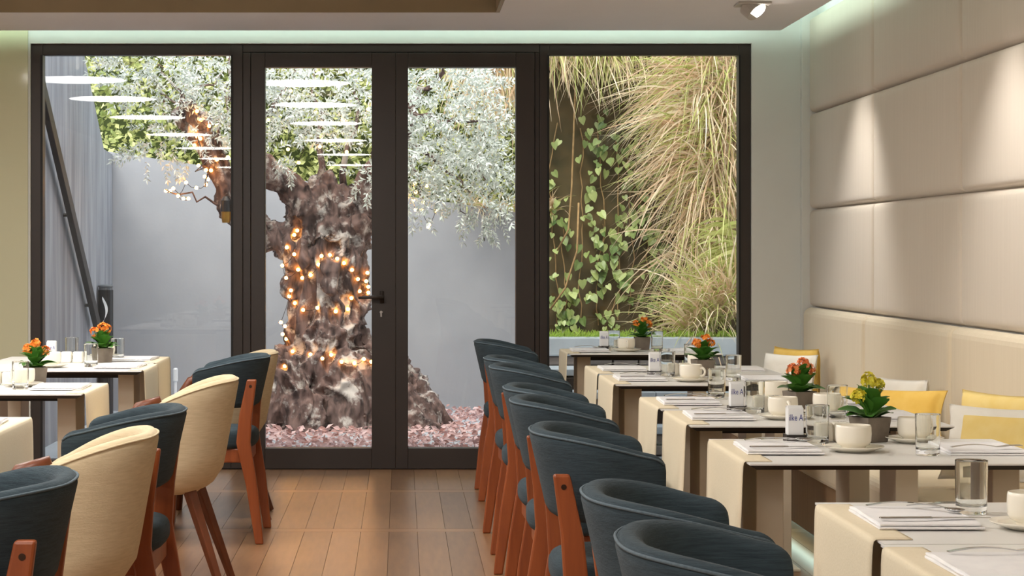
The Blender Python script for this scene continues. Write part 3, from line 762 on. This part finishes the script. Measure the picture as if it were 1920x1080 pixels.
pillow(['cushion_pale', 'cushion_white'], (2.05, 7.26, BZ+.155), (math.radians(70), 0, math.radians(-40)), 'pale yellow cushion with broad white border, nearest the viewer', .44, .27, .12, border=4)

# ------------------------------------------------------------------ courtyard
gd = struct(MB().box(-4, 5, YW+.18, 19.5, -.2, -.005).build('ground', 'paving'), 'pale paving of the courtyard')
struct(MB().box(FX0, FX1, YW+.0901, YW+.18, -.1, -.004).build('sill_1', 'slab'), 'pale stone threshold outside the doors')
# rear rendered wall with a sloping top
def extrude_poly(pts, axis, a, b):
    """polygon in the plane across an axis, given as (u, z), extruded from a to b"""
    f = (lambda u, z, t: (u, t, z)) if axis == 'y' else (lambda u, z, t: (t, u, z))
    return MB().loft([[f(u, z, a) for u, z in pts], [f(u, z, b) for u, z in pts]])
YG = 17.2
pl_ = P(215, 286, YG); pr_ = P(967, 398, YG)
def topz(x): return pl_.z+(pr_.z-pl_.z)*(x-pl_.x)/(pr_.x-pl_.x)
struct(extrude_poly([(-2.6, -.1), (1.6, -.1), (1.6, topz(1.6)), (-2.6, topz(-2.6))], 'y', YG, YG+.2).build('wall_garden_rear', 'concrete'), 'smooth grey rendered wall behind the tree with sloping top')
cw = struct(extrude_poly([(12.7, -.1), (17.19, -.1), (17.19, 2.06), (16.7, 2.08), (15.45, 2.85), (15.2, 3.9), (12.7, 4.2)], 'x', -2.53, -2.33).build('wall_garden_side', 'board_concrete'), 'tall board-marked concrete wall stepping down beside the stair')
hr = thing('handrail', 'dark sloping metal rail fixed to the concrete wall outside', 'rail')
a = Vector((-2.275, 13.45, 2.335)); b = Vector((-2.275, 15.95, .72)); d = (b-a).normalized(); u = Vector((0, -d.z, d.y))
MB().loft([[p+u*.05+Vector((-.02, 0, 0)), p+u*.05+Vector((.02, 0, 0)), p-u*.05+Vector((.02, 0, 0)), p-u*.05+Vector((-.02, 0, 0))] for p in (a, b)]).build('bar', 'rail', hr, bevel=.004)
for t_ in (.1, .5, .9):
    p = a.lerp(b, t_); MB().tube([p, p-Vector((.06, 0, 0))], .012).build('bracket', 'rail', hr)
# black post with white mark
pp = P(197, 530, 16.35)
bp = thing('marker_post', 'tall black cylindrical post with white curl mark against concrete wall', 'post', (pp.x+.005, 16.35, -.005))
MB().lathe([(.001, 0), (.058, 0), (.058, pp.z-.05), (.05, pp.z-.05)], 24).build('post', 'black_post', bp, smooth=False)
MB().lathe([(.001, pp.z-.052), (.052, pp.z-.05), (.052, pp.z-.03), (.058, pp.z-.028), (.058, pp.z-.018), (.048, pp.z-.01), (.001, pp.z-.008)], 24).build('cap', 'grey_cap', bp)
mb = MB(); secs = []
for i in range(13):
    u_ = i/12; ang = -1.9+.55*math.sin(PI*u_); z = pp.z-.12-.20*u_; w = .12*math.sin(PI*min(1, .04+u_*.96))
    secs.append([(.0592*math.cos(ang-w), .0592*math.sin(ang-w), z), (.0592*math.cos(ang+w*1.6), .0592*math.sin(ang+w*1.6), z+.02)])
mb.loft(secs, closed=False).build('curl_mark', 'white_globe', bp)
# globe lamp on the ground
gp_ = P(256, 757, 16.4)
gl = thing('garden_globe', 'white ball-shaped ground light by the grey wall', 'garden light', (gp_.x, 16.4, -.005))
zz = gp_.z+.005
MB().lathe([(.03, 0), (.03, zz-.04), (.02, zz-.04)], 16).build('base', 'grey_cap', gl)
MB().lathe([(.047*math.sin(PI*k/12)+.0004, zz-.047*math.cos(PI*k/12)) for k in range(13)], 20).build('globe', 'white_globe', gl, smooth=True)
gq = P(329, 708, 16.6)
g2 = thing('garden_spike_light', 'slim white spike light by the grey wall', 'garden light', (gq.x, 16.6, -.005))
MB().lathe([(.012, 0), (.012, gq.z-.03), (.02, gq.z-.02), (.02, gq.z+.07), (.012, gq.z+.08)], 14).build('stake', 'white_globe', g2)

# ---- olive tree
TY = 15.6
def tp(px, py, dy=0): return P(px, py, TY+dy)
mb = MB()
def limb(pts, rads, n=14):
    # resample for smooth sweeps
    P_ = [Vector(p) for p in pts]; o = []; rr = []
    for i in range(len(P_)-1):
        p0 = P_[max(i-1, 0)]; p1 = P_[i]; p2 = P_[i+1]; p3 = P_[min(i+2, len(P_)-1)]
        for k in range(6):
            t_ = k/6
            o.append(.5*((2*p1)+(p2-p0)*t_+(2*p0-5*p1+4*p2-p3)*t_**2+(3*p1-p0-3*p2+p3)*t_**3)); rr.append(rads[i]+(rads[i+1]-rads[i])*t_)
    o.append(P_[-1]); rr.append(rads[-1]); mb.tube(o, rr, n)
limb([tp(625, 850), tp(620, 740), tp(615, 680), tp(612, 640), tp(618, 560), tp(618, 500), tp(622, 440)], [.47, .36, .31, .30, .235, .23, .25])
limb([tp(605, 530), tp(552, 466), tp(500, 433, -.05), tp(448, 402, -.08), tp(420, 345, -.1), tp(392, 270, -.15), tp(345, 200, -.2)], [.2, .12, .095, .09, .095, .10, .09])
limb([tp(612, 470), tp(578, 405), tp(545, 355, -.05), tp(500, 320, -.1), tp(455, 255, -.15)], [.19, .13, .10, .09, .07])
limb([tp(625, 470), tp(620, 400, .05), tp(608, 350, .1), tp(600, 328, .1)], [.2, .16, .12, .09])
limb([tp(635, 470), tp(664, 410), tp(690, 360, -.05), tp(730, 280, -.1), tp(770, 200, -.1)], [.19, .13, .11, .09, .06])
limb([tp(640, 455, .1), tp(650, 390, .15), tp(645, 350, .2)], [.16, .13, .1])
for k in range(15):
    an = k*2*PI/15+.2; r1 = R.uniform(.55, .8)
    c = Vector((tp(625, 800).x+(.05 if math.cos(an) > 0 else -.02), TY, 0)); dr = Vector((math.cos(an), math.sin(an)*.75, 0))
    limb([c+dr*.15+Vector((0, 0, .5)), c+dr*.42+Vector((0, 0, .28)), c+dr*r1*.85+Vector((0, 0, .08)), c+dr*(r1+.12)+Vector((0, 0, -.1))], [.2, R.uniform(.14, .19), R.uniform(.1, .15), .05], 10)
for k in range(46):      # burls
    zz = R.uniform(.15, 1.45); an = R.uniform(PI, 2*PI); rr = .24+.22*max(0, .5-zz)
    c = Vector((tp(618, 600).x+rr*math.cos(an), TY+rr*.9*math.sin(an), zz)); s_ = R.uniform(.04, .085)
    mb.lathe([(s_*math.sin(PI*j/6)+.001, zz-s_*1.6*math.cos(PI*j/6)) for j in range(7)], 10, (c.x, c.y))
tmp = mb.build('trunk_blank', 'bark')
rm = tmp.modifiers.new('r', 'REMESH'); rm.mode = 'VOXEL'; rm.voxel_size = .014
dg = bpy.context.evaluated_depsgraph_get(); ev = tmp.evaluated_get(dg)
tme = bpy.data.meshes.new_from_object(ev); tme.name = 'trunk'
bpy.data.objects.remove(tmp)
cos_ = [v.co.copy() for v in tme.vertices]; nos_ = [v.normal.copy() for v in tme.vertices]; flat = []
for p, n in zip(cos_, nos_):
    w_ = Vector((noise.noise(p*3), noise.noise(p*3+Vector((9, 0, 0))), noise.noise(p*3+Vector((0, 9, 0)))))*.9
    q = Vector((p.x*5.5, p.y*5.5, p.z*1.2))+w_*.8
    r1 = 1-2*abs(noise.noise(q*1.5)); r2 = 1-2*abs(noise.noise(q*3.4+Vector((3, 5, 7))))
    low = noise.noise(p*3.2); f = noise.noise(Vector((p.x*26, p.y*26, p.z*11)))
    k_ = .6 if p.z > 1.55 else 1.0
    q = p+n*((.085*(r1-.55)+.028*(r2-.5)+.06*low+.009*f)*k_-.005); flat += [q.x, q.y, q.z]
tme.vertices.foreach_set('co', flat)
tme.polygons.foreach_set('use_smooth', [True]*len(tme.polygons)); tme.update()
# pale lichen on the bark as its own colour
bk = M['bark']; nt = bk.node_tree; bs = nt.nodes['Principled BSDF']; src = bs.inputs['Base Color'].links[0].from_socket
tc = nt.nodes.new('ShaderNodeTexCoord'); n5 = nt.nodes.new('ShaderNodeTexNoise'); n5.inputs['Scale'].default_value = 7.5; n5.inputs['Detail'].default_value = 12; n5.inputs['Roughness'].default_value = .65; nt.links.new(tc.outputs['Object'], n5.inputs['Vector'])
mr = nt.nodes.new('ShaderNodeMapRange'); mr.inputs[1].default_value = .52; mr.inputs[2].default_value = .62; nt.links.new(n5.outputs[0], mr.inputs[0])
mx = nt.nodes.new('ShaderNodeMix'); mx.data_type = 'RGBA'; nt.links.new(mr.outputs[0], mx.inputs[0]); nt.links.new(src, mx.inputs[6]); mx.inputs[7].default_value = C(186, 178, 172); nt.links.new(mx.outputs[2], bs.inputs['Base Color'])
tree = thing('olive_tree', 'old gnarled olive tree with silvery leaves in the courtyard', 'tree', (0, 0, 0))
if not tme.materials: tme.materials.append(M['bark'])
trunk = link('trunk', tme, tree)
TB = BVHTree.FromPolygons([v.co for v in tme.vertices], [tuple(p.vertices) for p in tme.polygons])
# thin branches
br = []
def branch(pts, r0, r1):
    n = len(pts); q = MB(); q.tube(pts, [r0+(r1-r0)*i/(n-1) for i in range(n)], 7); q.build('branch', 'bark', tree, smooth=True); br.append(pts)
def wig(a, b, n=7, amp=.06):
    out = []
    for i in range(n+1):
        t_ = i/n; p = a.lerp(b, t_)
        out.append(p+Vector((R.uniform(-1, 1), R.uniform(-1, 1), R.uniform(-1, 1)))*amp*math.sin(PI*t_))
    return out
for a, b, r0 in [((350, 205, -.2), (295, 120, -.3), .022), ((345, 200, -.2), (300, 175, -.4), .015), ((352, 200, -.2), (420, 130, -.1), .014), ((395, 290, -.15), (432, 150, -.4), .014),
                 ((425, 390, -.15), (310, 355, -.4), .010), ((385, 350, -.4), (372, 250, -.5), .006),
                 ((455, 255, -.15), (430, 90, -.2), .035), ((455, 260, -.15), (560, 120, -.3), .03), ((770, 205, -.1), (860, 90, -.2), .035), ((765, 210, -.1), (930, 230, -.4), .028),
                 ((740, 260, -.1), (880, 360, -.5), .022), ((740, 260, -.1), (800, 380, -.5), .016), ((770, 200, -.1), (690, 90, 0), .03), ((600, 335, .1), (590, 130, .1), .03), ((645, 355, .2), (670, 140, .1), .03), ((900, 290, -.4), (908, 452, -.5), .006), ((860, 330, -.45), (875, 412, -.5), .005)]:
    branch(wig(tp(*a), tp(*b)), r0, .004)
def blade_leaf(mb, p, d, L, w, roll, mi=0):
    d = d.normalized(); a = d.orthogonal().normalized(); a.rotate(Matrix.Rotation(roll, 3, d)); up = d.cross(a)
    mb.add([p, p+d*L*.5+a*w+up*w*.35, p+d*L, p+d*L*.5-a*w+up*w*.35], [(0, 1, 2), (0, 2, 3)], mi)
ol = MB()
def sprig(p, d, L, n):
    d = d.normalized(); g = Vector((0, 0, -1)); 
    q = p.copy(); st = L/n
    for i in range(n):
        d = (d+g*.05+Vector((R.uniform(-1, 1), R.uniform(-1, 1), R.uniform(-1, 1)))*.12).normalized(); q2 = q+d*st
        for s_ in (0, 1):
            a = d.orthogonal().normalized(); a.rotate(Matrix.Rotation(i*1.57+s_*PI+R.uniform(-.4, .4), 3, d))
            blade_leaf(ol, q2, d*.55+a*.8, R.uniform(.032, .055), R.uniform(.006, .0095), R.uniform(0, 6.3))
        q = q2
    blade_leaf(ol, q, d, .05, .008, 0)
def cluster(cx_, cy_, rx, ry, y0, dy, n, dirz=-.1, out=1.0, L=.2):
    for _ in range(n):
        while True:
            a, b = R.uniform(-1, 1), R.uniform(-1, 1)
            if a*a+b*b < 1: break
        p = P(cx_+a*rx, cy_+b*ry, y0+R.uniform(-dy, dy)); p.x = max(p.x, -2.02)
        sprig(p, Vector((a*out+R.uniform(-.6, .6), R.uniform(-1, .4), -b*.6+dirz+R.uniform(-.6, .6))), R.uniform(.6, 1.2)*L, 7)
cluster(830, 215, 95, 135, 15.1, .5, 400); cluster(890, 330, 60, 60, 15.1, .3, 90); cluster(760, 330, 40, 50, 15.1, .3, 40)
cluster(905, 395, 40, 25, 15.0, .2, 16, -.9, L=.16); cluster(790, 385, 25, 20, 15.0, .2, 7, -.8, L=.14); cluster(908, 430, 12, 22, 15.0, .1, 7, -.9, L=.1)
cluster(600, 160, 130, 90, 15.3, .5, 270); cluster(505, 285, 22, 16, 15.0, .1, 10, L=.12); cluster(548, 322, 16, 10, 15.1, .1, 4, L=.09)
cluster(420, 150, 60, 70, 15.3, .4, 90); cluster(290, 130, 110, 50, 15.4, .4, 130); cluster(330, 270, 90, 45, 15.4, .3, 50, L=.15); cluster(690, 330, 22, 30, 15.2, .2, 14, L=.12)
lv = tag(ol.build('foliage', 'olive', tree), 'silver-grey olive leaves', kind='stuff')

# ---- hedge above the rear wall
hg = thing('hedge', 'yellow-green leafy hedge rising above the grey rendered wall', 'hedge', (0, 0, 0))
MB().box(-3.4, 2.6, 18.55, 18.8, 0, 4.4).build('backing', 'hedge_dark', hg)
hl = MB()
for _ in range(13000):
    x = R.uniform(-2.75, 1.6); z = R.uniform(1.3, 3.7); y = 18.5-abs(R.gauss(0, .3)); 
    if y < 17.5: continue
    p = Vector((x, y, z)); d = Vector((R.uniform(-1, 1), R.uniform(-1.2, .2), R.uniform(-1, .4)))
    blade_leaf(hl, p, d, R.uniform(.05, .09), R.uniform(.013, .026), R.uniform(0, 6.3))
tag(hl.build('leaves', 'hedge', hg), None, kind='stuff')

# ---- string of lights wound round the tree
Z7 = [(175,310),(165,325),(140,367),(165,390),(125,428),(138,470),(178,442),(192,470),(220,460),(247,425),(257,396),(285,393),(310,405),(333,420),(360,443),(380,474),(412,453),(408,481),(415,500),(386,515),(415,520),(358,538),(346,575),(305,583),(243,571),(195,578),(167,555),(148,532),(154,512),(120,620),(134,633),(126,660),(138,676),(160,718),(220,728),(260,742),(290,730),(325,753),(368,758),(400,744),(425,753),(133,768)]
Z6 = [(557,267),(570,297),(598,317),(550,332),(557,352),(568,360),(548,382),(625,432),(661,422),(562,450),(587,466),(604,467),(583,488),(594,497),(587,515),(555,526),(520,508),(493,553),(511,562),(528,562),(477,528),(467,536),(452,536)]
Z7R = [(575,180),(567,207),(575,240),(595,240),(620,290),(617,298),(643,243),(600,215),(572,150),(612,160)]
ZU = [(560,305),(592,210),(540,280),(545,170),(503,225),(620,265),(650,285),(600,275),(690,205),(645,225)]
strings = [('trunk', [(460+x/1.8, 260+y/1.8) for x, y in Z7], 'string of amber lights wound round the thick olive trunk'),
           ('bough', [(60+x/1.8, 60+y/1.8) for x, y in Z6], 'string of amber lights along the cut olive bough'),
           ('twigs', [(460+x/1.8, 260+y/1.8) for x, y in Z7R], 'string of amber lights hanging from twigs before the grey wall'),
           ('crown', ZU, 'string of amber lights among the leaves above the trunk')]
bulb = MB().lathe([(.0125*math.sin(PI*k/6)+.0003, -.0125*math.cos(PI*k/6)) for k in range(7)], 10).build('bulb', 'bulb', smooth=True); bulb_me = bulb.data; bpy.data.objects.remove(bulb)
o0 = Vector((0, 0, CAMZ))
for kind_, lst, lab in strings:
    pts = []
    for (px, py) in lst:
        d = (P(px, py, TY)-o0).normalized(); hit = TB.ray_cast(o0, d)
        if hit[0] is not None: pts.append(hit[0]-d*.014+hit[1]*.0)
        else: pts.append(P(px, py, TY-.15 if kind_ != 'bough' else TY-.38))
    sl = thing('string_light', lab, 'string lights', (0, 0, 0), group='amber string lights on the olive tree')
    ww = MB()
    for a, b in zip(pts, pts[1:]):
        if (a-b).length < .55:
            m = (a+b)/2+Vector((0, .0, -.015)); ww.tube([a, m, b], .0022, 5)
    ww.build('cable', 'wire', sl)
    for p in pts: link('bulb', bulb_me, sl, loc=p)
# small lantern strapped to the bough
lp = tp(424, 402, -.22)
ln = thing('garden_spotlight', 'small brass and black spotlight strapped under the olive bough', 'spotlight', lp)
MB().lathe([(.001, -.06), (.028, -.06), (.034, -.03), (.036, .02)], 16).build('hood', 'brass', ln); MB().lathe([(.03, .02), (.04, .02), (.038, .10), (.02, .13)], 16).build('body', 'black_post', ln)

# ---- fallen leaves round the tree
lt = MB()
for _ in range(5200):
    x = R.uniform(-1.5, 1.0); y = R.uniform(12.75, 17.1)
    if y < 13.0+.15*math.sin(x*4): continue
    p = Vector((x, y, R.uniform(0, .035))); an = R.uniform(0, 6.3); L = R.uniform(.03, .07)
    d = Vector((math.cos(an), math.sin(an), R.uniform(-.1, .6)))
    blade_leaf(lt, p, d, L, L*.28, R.uniform(-.9, .9)+PI/2*0)
tag(lt.build('fallen_leaves', 'litter'), 'pinkish and brown fallen leaves covering the ground round the tree', 'leaves', kind='stuff')

# ---- stone steps, planter and green wall beyond the second window
stp = struct(bpy.data.objects.new('terrace_steps', None), 'pale stone steps with rubble risers below the ivy wall'); COL.objects.link(stp); stp.location = (0, 0, 0)
lev = [(13.3, .183), (13.6, .38), (13.9, .51), (14.3, .70)]
zprev = 0
for k, (y0, z) in enumerate(lev):
    y1 = lev[k+1][0] if k < 3 else 15.4
    if k < 3: 
        x = .86
        while x < 3.4:
            w = R.uniform(.5, .8); x2 = min(x+w, 3.42); MB().box(x, x2-.006, y0-.03, y1+.02, z-.045, z).build('slab', 'slab', stp, bevel=.006); x = x2
    else:
        MB().box(.86, 3.42, y0-.02, y0+.14, z-.125, z).build('slab', 'slab', stp, bevel=.01)
    zt = z-.046 if k < 3 else z-.126
    rows_ = 2 if zt-zprev > .11 else 1
    for r_ in range(rows_):
        x = .88-R.uniform(0, .1); za = zprev+(zt-zprev)*r_/rows_; zb2 = zprev+(zt-zprev)*(r_+1)/rows_
        while x < 3.35:
            w = R.uniform(.13, .3); MB().box(max(x, .87), min(x+w, 3.4)-.008, y0+R.uniform(0, .02), y0+.2, za+.002, zb2-.004).build('stone', 'stone', stp, bevel=.012); x += w
    zprev = z if k < 3 else z
MB().box(.90, 3.38, 13.52, 15.4, 0, .30).build('fill', 'soil', stp); MB().box(.90, 3.38, 14.42, 15.4, .3, .67).build('fill', 'soil', stp); MB().box(.9, 3.38, 13.82, 14.42, .3, .455).build('fill', 'soil', stp)
ms = MB()
for _ in range(2600):
    p = Vector((R.uniform(.9, 3.3), R.uniform(14.3, 14.75), .668+R.uniform(0, .02))) ; 
    if p.y < 14.44: p.z = .7
    blade_leaf(ms, p, Vector((R.uniform(-.6, .6), R.uniform(-1, .1), R.uniform(.3, 1))), R.uniform(.03, .075), .006, R.uniform(0, 6.3))
tag(ms.build('moss', 'moss'), 'bright green moss and grass along the stone planter edge', 'moss', kind='stuff')
GY = 15.4
struct(MB().box(.95, 4.2, GY, GY+.2, 0, 4.2).build('wall_garden_green', 'garden_wall'), 'mossy brown wall behind the ivy')
struct(MB().box(3.42, 3.6, 12.7, GY, 0, 4.0).build('wall_garden_end', 'garden_wall'), 'mossy brown end wall of the courtyard')
iv = thing('ivy', 'green ivy with heart-shaped leaves climbing the brown wall', 'ivy', (0, GY, 0))
def heart():
    mb = MB(); o = [(0, 0, 0)]
    pts = [(0, .1), (.3, .28), (.5, .08), (.48, -.25), (.28, -.65), (0, -1.0)]
    vs = [(0, 0, 0)]+[(x, 0, y) for x, y in pts]; L = len(pts)
    v = [Vector((x, -.12*abs(x)+.10*(y+.4)**2, y)) for x, y in pts]; v2 = [Vector((-p.x, p.y, p.z)) for p in v[1:-1]]
    allv = v+v2; mid = Vector((0, .02, -.35))
    ring = list(range(L))+[L+len(v2)-1-i for i in range(len(v2))]
    mb.add(allv+[mid], [(ring[i], ring[(i+1) % len(ring)], len(allv)) for i in range(len(ring))]); return mb
q = heart().build('leaf', 'ivy_leaf'); heart_me = q.data; bpy.data.objects.remove(q)
ivp = []
for px, tops, bots in [(1052, 230, 610), (1085, 240, 600), (1118, 215, 560), (1150, 230, 600), (1180, 250, 590), (1205, 300, 560), (1062, 430, 620), (1130, 420, 610), (1165, 440, 600), (1225, 420, 560)]:
    pts = []; x = px
    for k in range(14):
        py = tops+(bots-tops)*k/13; x += R.uniform(-7, 7); pts.append(P(x, py, GY-.035)-Vector((0, GY, 0)))
    MB().tube(pts, .0045, 5).build('vine', 'vine', iv)
    ivp += pts
nl = 0
for _ in range(3000):
    if nl >= 290: break
    p = R.choice(ivp)+Vector((R.gauss(0, .05), 0, R.gauss(0, .06)))
    px = CX+p.x*F/GY; py = CY-(p.z-CAMZ)*F/GY
    if px < 1015 or px > 1250 or py > 625: continue
    dens = .55+.45*math.sin(px*.045+1)*math.sin(py*.03)
    if R.random() > dens: continue
    l = link('leaf', heart_me, iv, loc=(p.x, -.05-R.uniform(0, .07), p.z)); s_ = R.uniform(.032, .068); l.scale = (s_, s_, s_)
    l.rotation_euler = (R.uniform(-.8, .2), R.uniform(-.6, .6), R.uniform(-.7, .7)); nl += 1
for pts in ([(1080, 130), (1076, 240), (1072, 350), (1066, 430), (1045, 470)], [(1085, 380), (1082, 470), (1060, 540), (1032, 580)]):
    MB().tube([P(x, y_, GY-.16)-Vector((0, GY, 0)) for x, y_ in pts], .007, 6).build('vine', 'vine', iv, smooth=True)

# ---- ornamental grasses hanging and arching
def grass(name, label, n, src, dirf, Lr, mats, wid=.006, droop=1.0, group='ornamental grasses in the courtyard'):
    base = src(0.5)
    g = thing(name, label, 'grass', (0, 0, 0), group=group)
    for mname, share in mats:
        mb = MB()
        for _ in range(int(n*share)):
            p = src(R.random()); d = dirf(p).normalized(); L = R.uniform(*Lr); st = 6; w = wid*R.uniform(.6, 1.4)
            side = d.cross(Vector((R.uniform(-.4, .4), 1, R.uniform(-.4, .4)))).normalized(); secs = []
            q = p.copy(); k0 = R.uniform(.6, 1.3)*droop
            for i in range(st+1):
                u = i/st; ww = w*(1-u**2)*(.5+.5*min(1, u*5))+.0003
                secs.append([q-side*ww, q+side*ww])
                d = (d+Vector((0, 0, -1))*.22*k0+Vector((R.uniform(-1, 1), R.uniform(-1, 1), 0))*.04).normalized(); q = q+d*L/st
                if q.y > GY-.02 and p.x > .95: q.y = GY-.02-R.uniform(0, .02)
            mb.loft(secs, closed=False)
        tag(mb.build('blades', mname, g), None, kind='stuff')
    return g
def seg(px0, py0, px1, py1, Y0, dY, jit=12):
    return lambda t_: P(px0+(px1-px0)*t_+R.uniform(-jit, jit), py0+(py1-py0)*t_+R.uniform(-jit, jit), Y0-R.uniform(0, dY))
def dv(x, y, z, s_=.35): return lambda p: Vector((x+R.uniform(-s_, s_), y+R.uniform(-s_, s_), z+R.uniform(-s_, s_)))
grass('hanging_grass', 'fringe of straw and green blades hanging over the top of the brown wall', 620, seg(1020, 70, 1210, 70, GY-.03, .15, 20), dv(.0, -.5, .1, .5), (.35, .65), [('straw', .55), ('green_blade', .45)])
grass('hanging_grass', 'tall cascade of straw-coloured grass covering the end of the brown wall', 1500, seg(1340, 60, 1350, 480, GY-.05, .35, 48), dv(-.35, -.5, .15, .7), (.4, .95), [('straw', .75), ('green_blade', .25)])
grass('arching_grass', 'pale grass tuft arching out halfway up the brown wall', 420, seg(1300, 130, 1330, 330, GY-.2, .3, 25), dv(-.9, -.3, .35, .4), (.35, .8), [('straw', .7), ('green_blade', .3)])
grass('arching_grass', 'green-tipped grass clump arching over the stone steps', 520, seg(1290, 640, 1385, 560, GY-.45, .4, 25), dv(-.3, -.5, .9, .6), (.35, .8), [('straw', .6), ('green_blade', .4)])
grass('arching_grass', 'wide-bladed green grass at the edge of the ivy window', 90, seg(1375, 420, 1400, 560, GY-.5, .3, 15), dv(-.9, -.3, .5, .4), (.3, .5), [('green_blade', 1)], wid=.012)
grass('hanging_grass', 'dry straw grass hanging beside the olive crown above the grey wall', 620, seg(880, 80, 985, 110, 16.8, .3, 25), dv(0, -.4, .0, .4), (.45, 1.0), [('straw', .85), ('green_blade', .15)])
grass('hanging_grass', 'low straw fringe along the top of the grey wall', 260, lambda t_: Vector((.5+.6*t_, 17.3+R.uniform(-.08, .08), topz(.5+.6*t_)-.02)), dv(0, -.5, .6, .5), (.1, .3), [('straw', .6), ('green_blade', .4)])
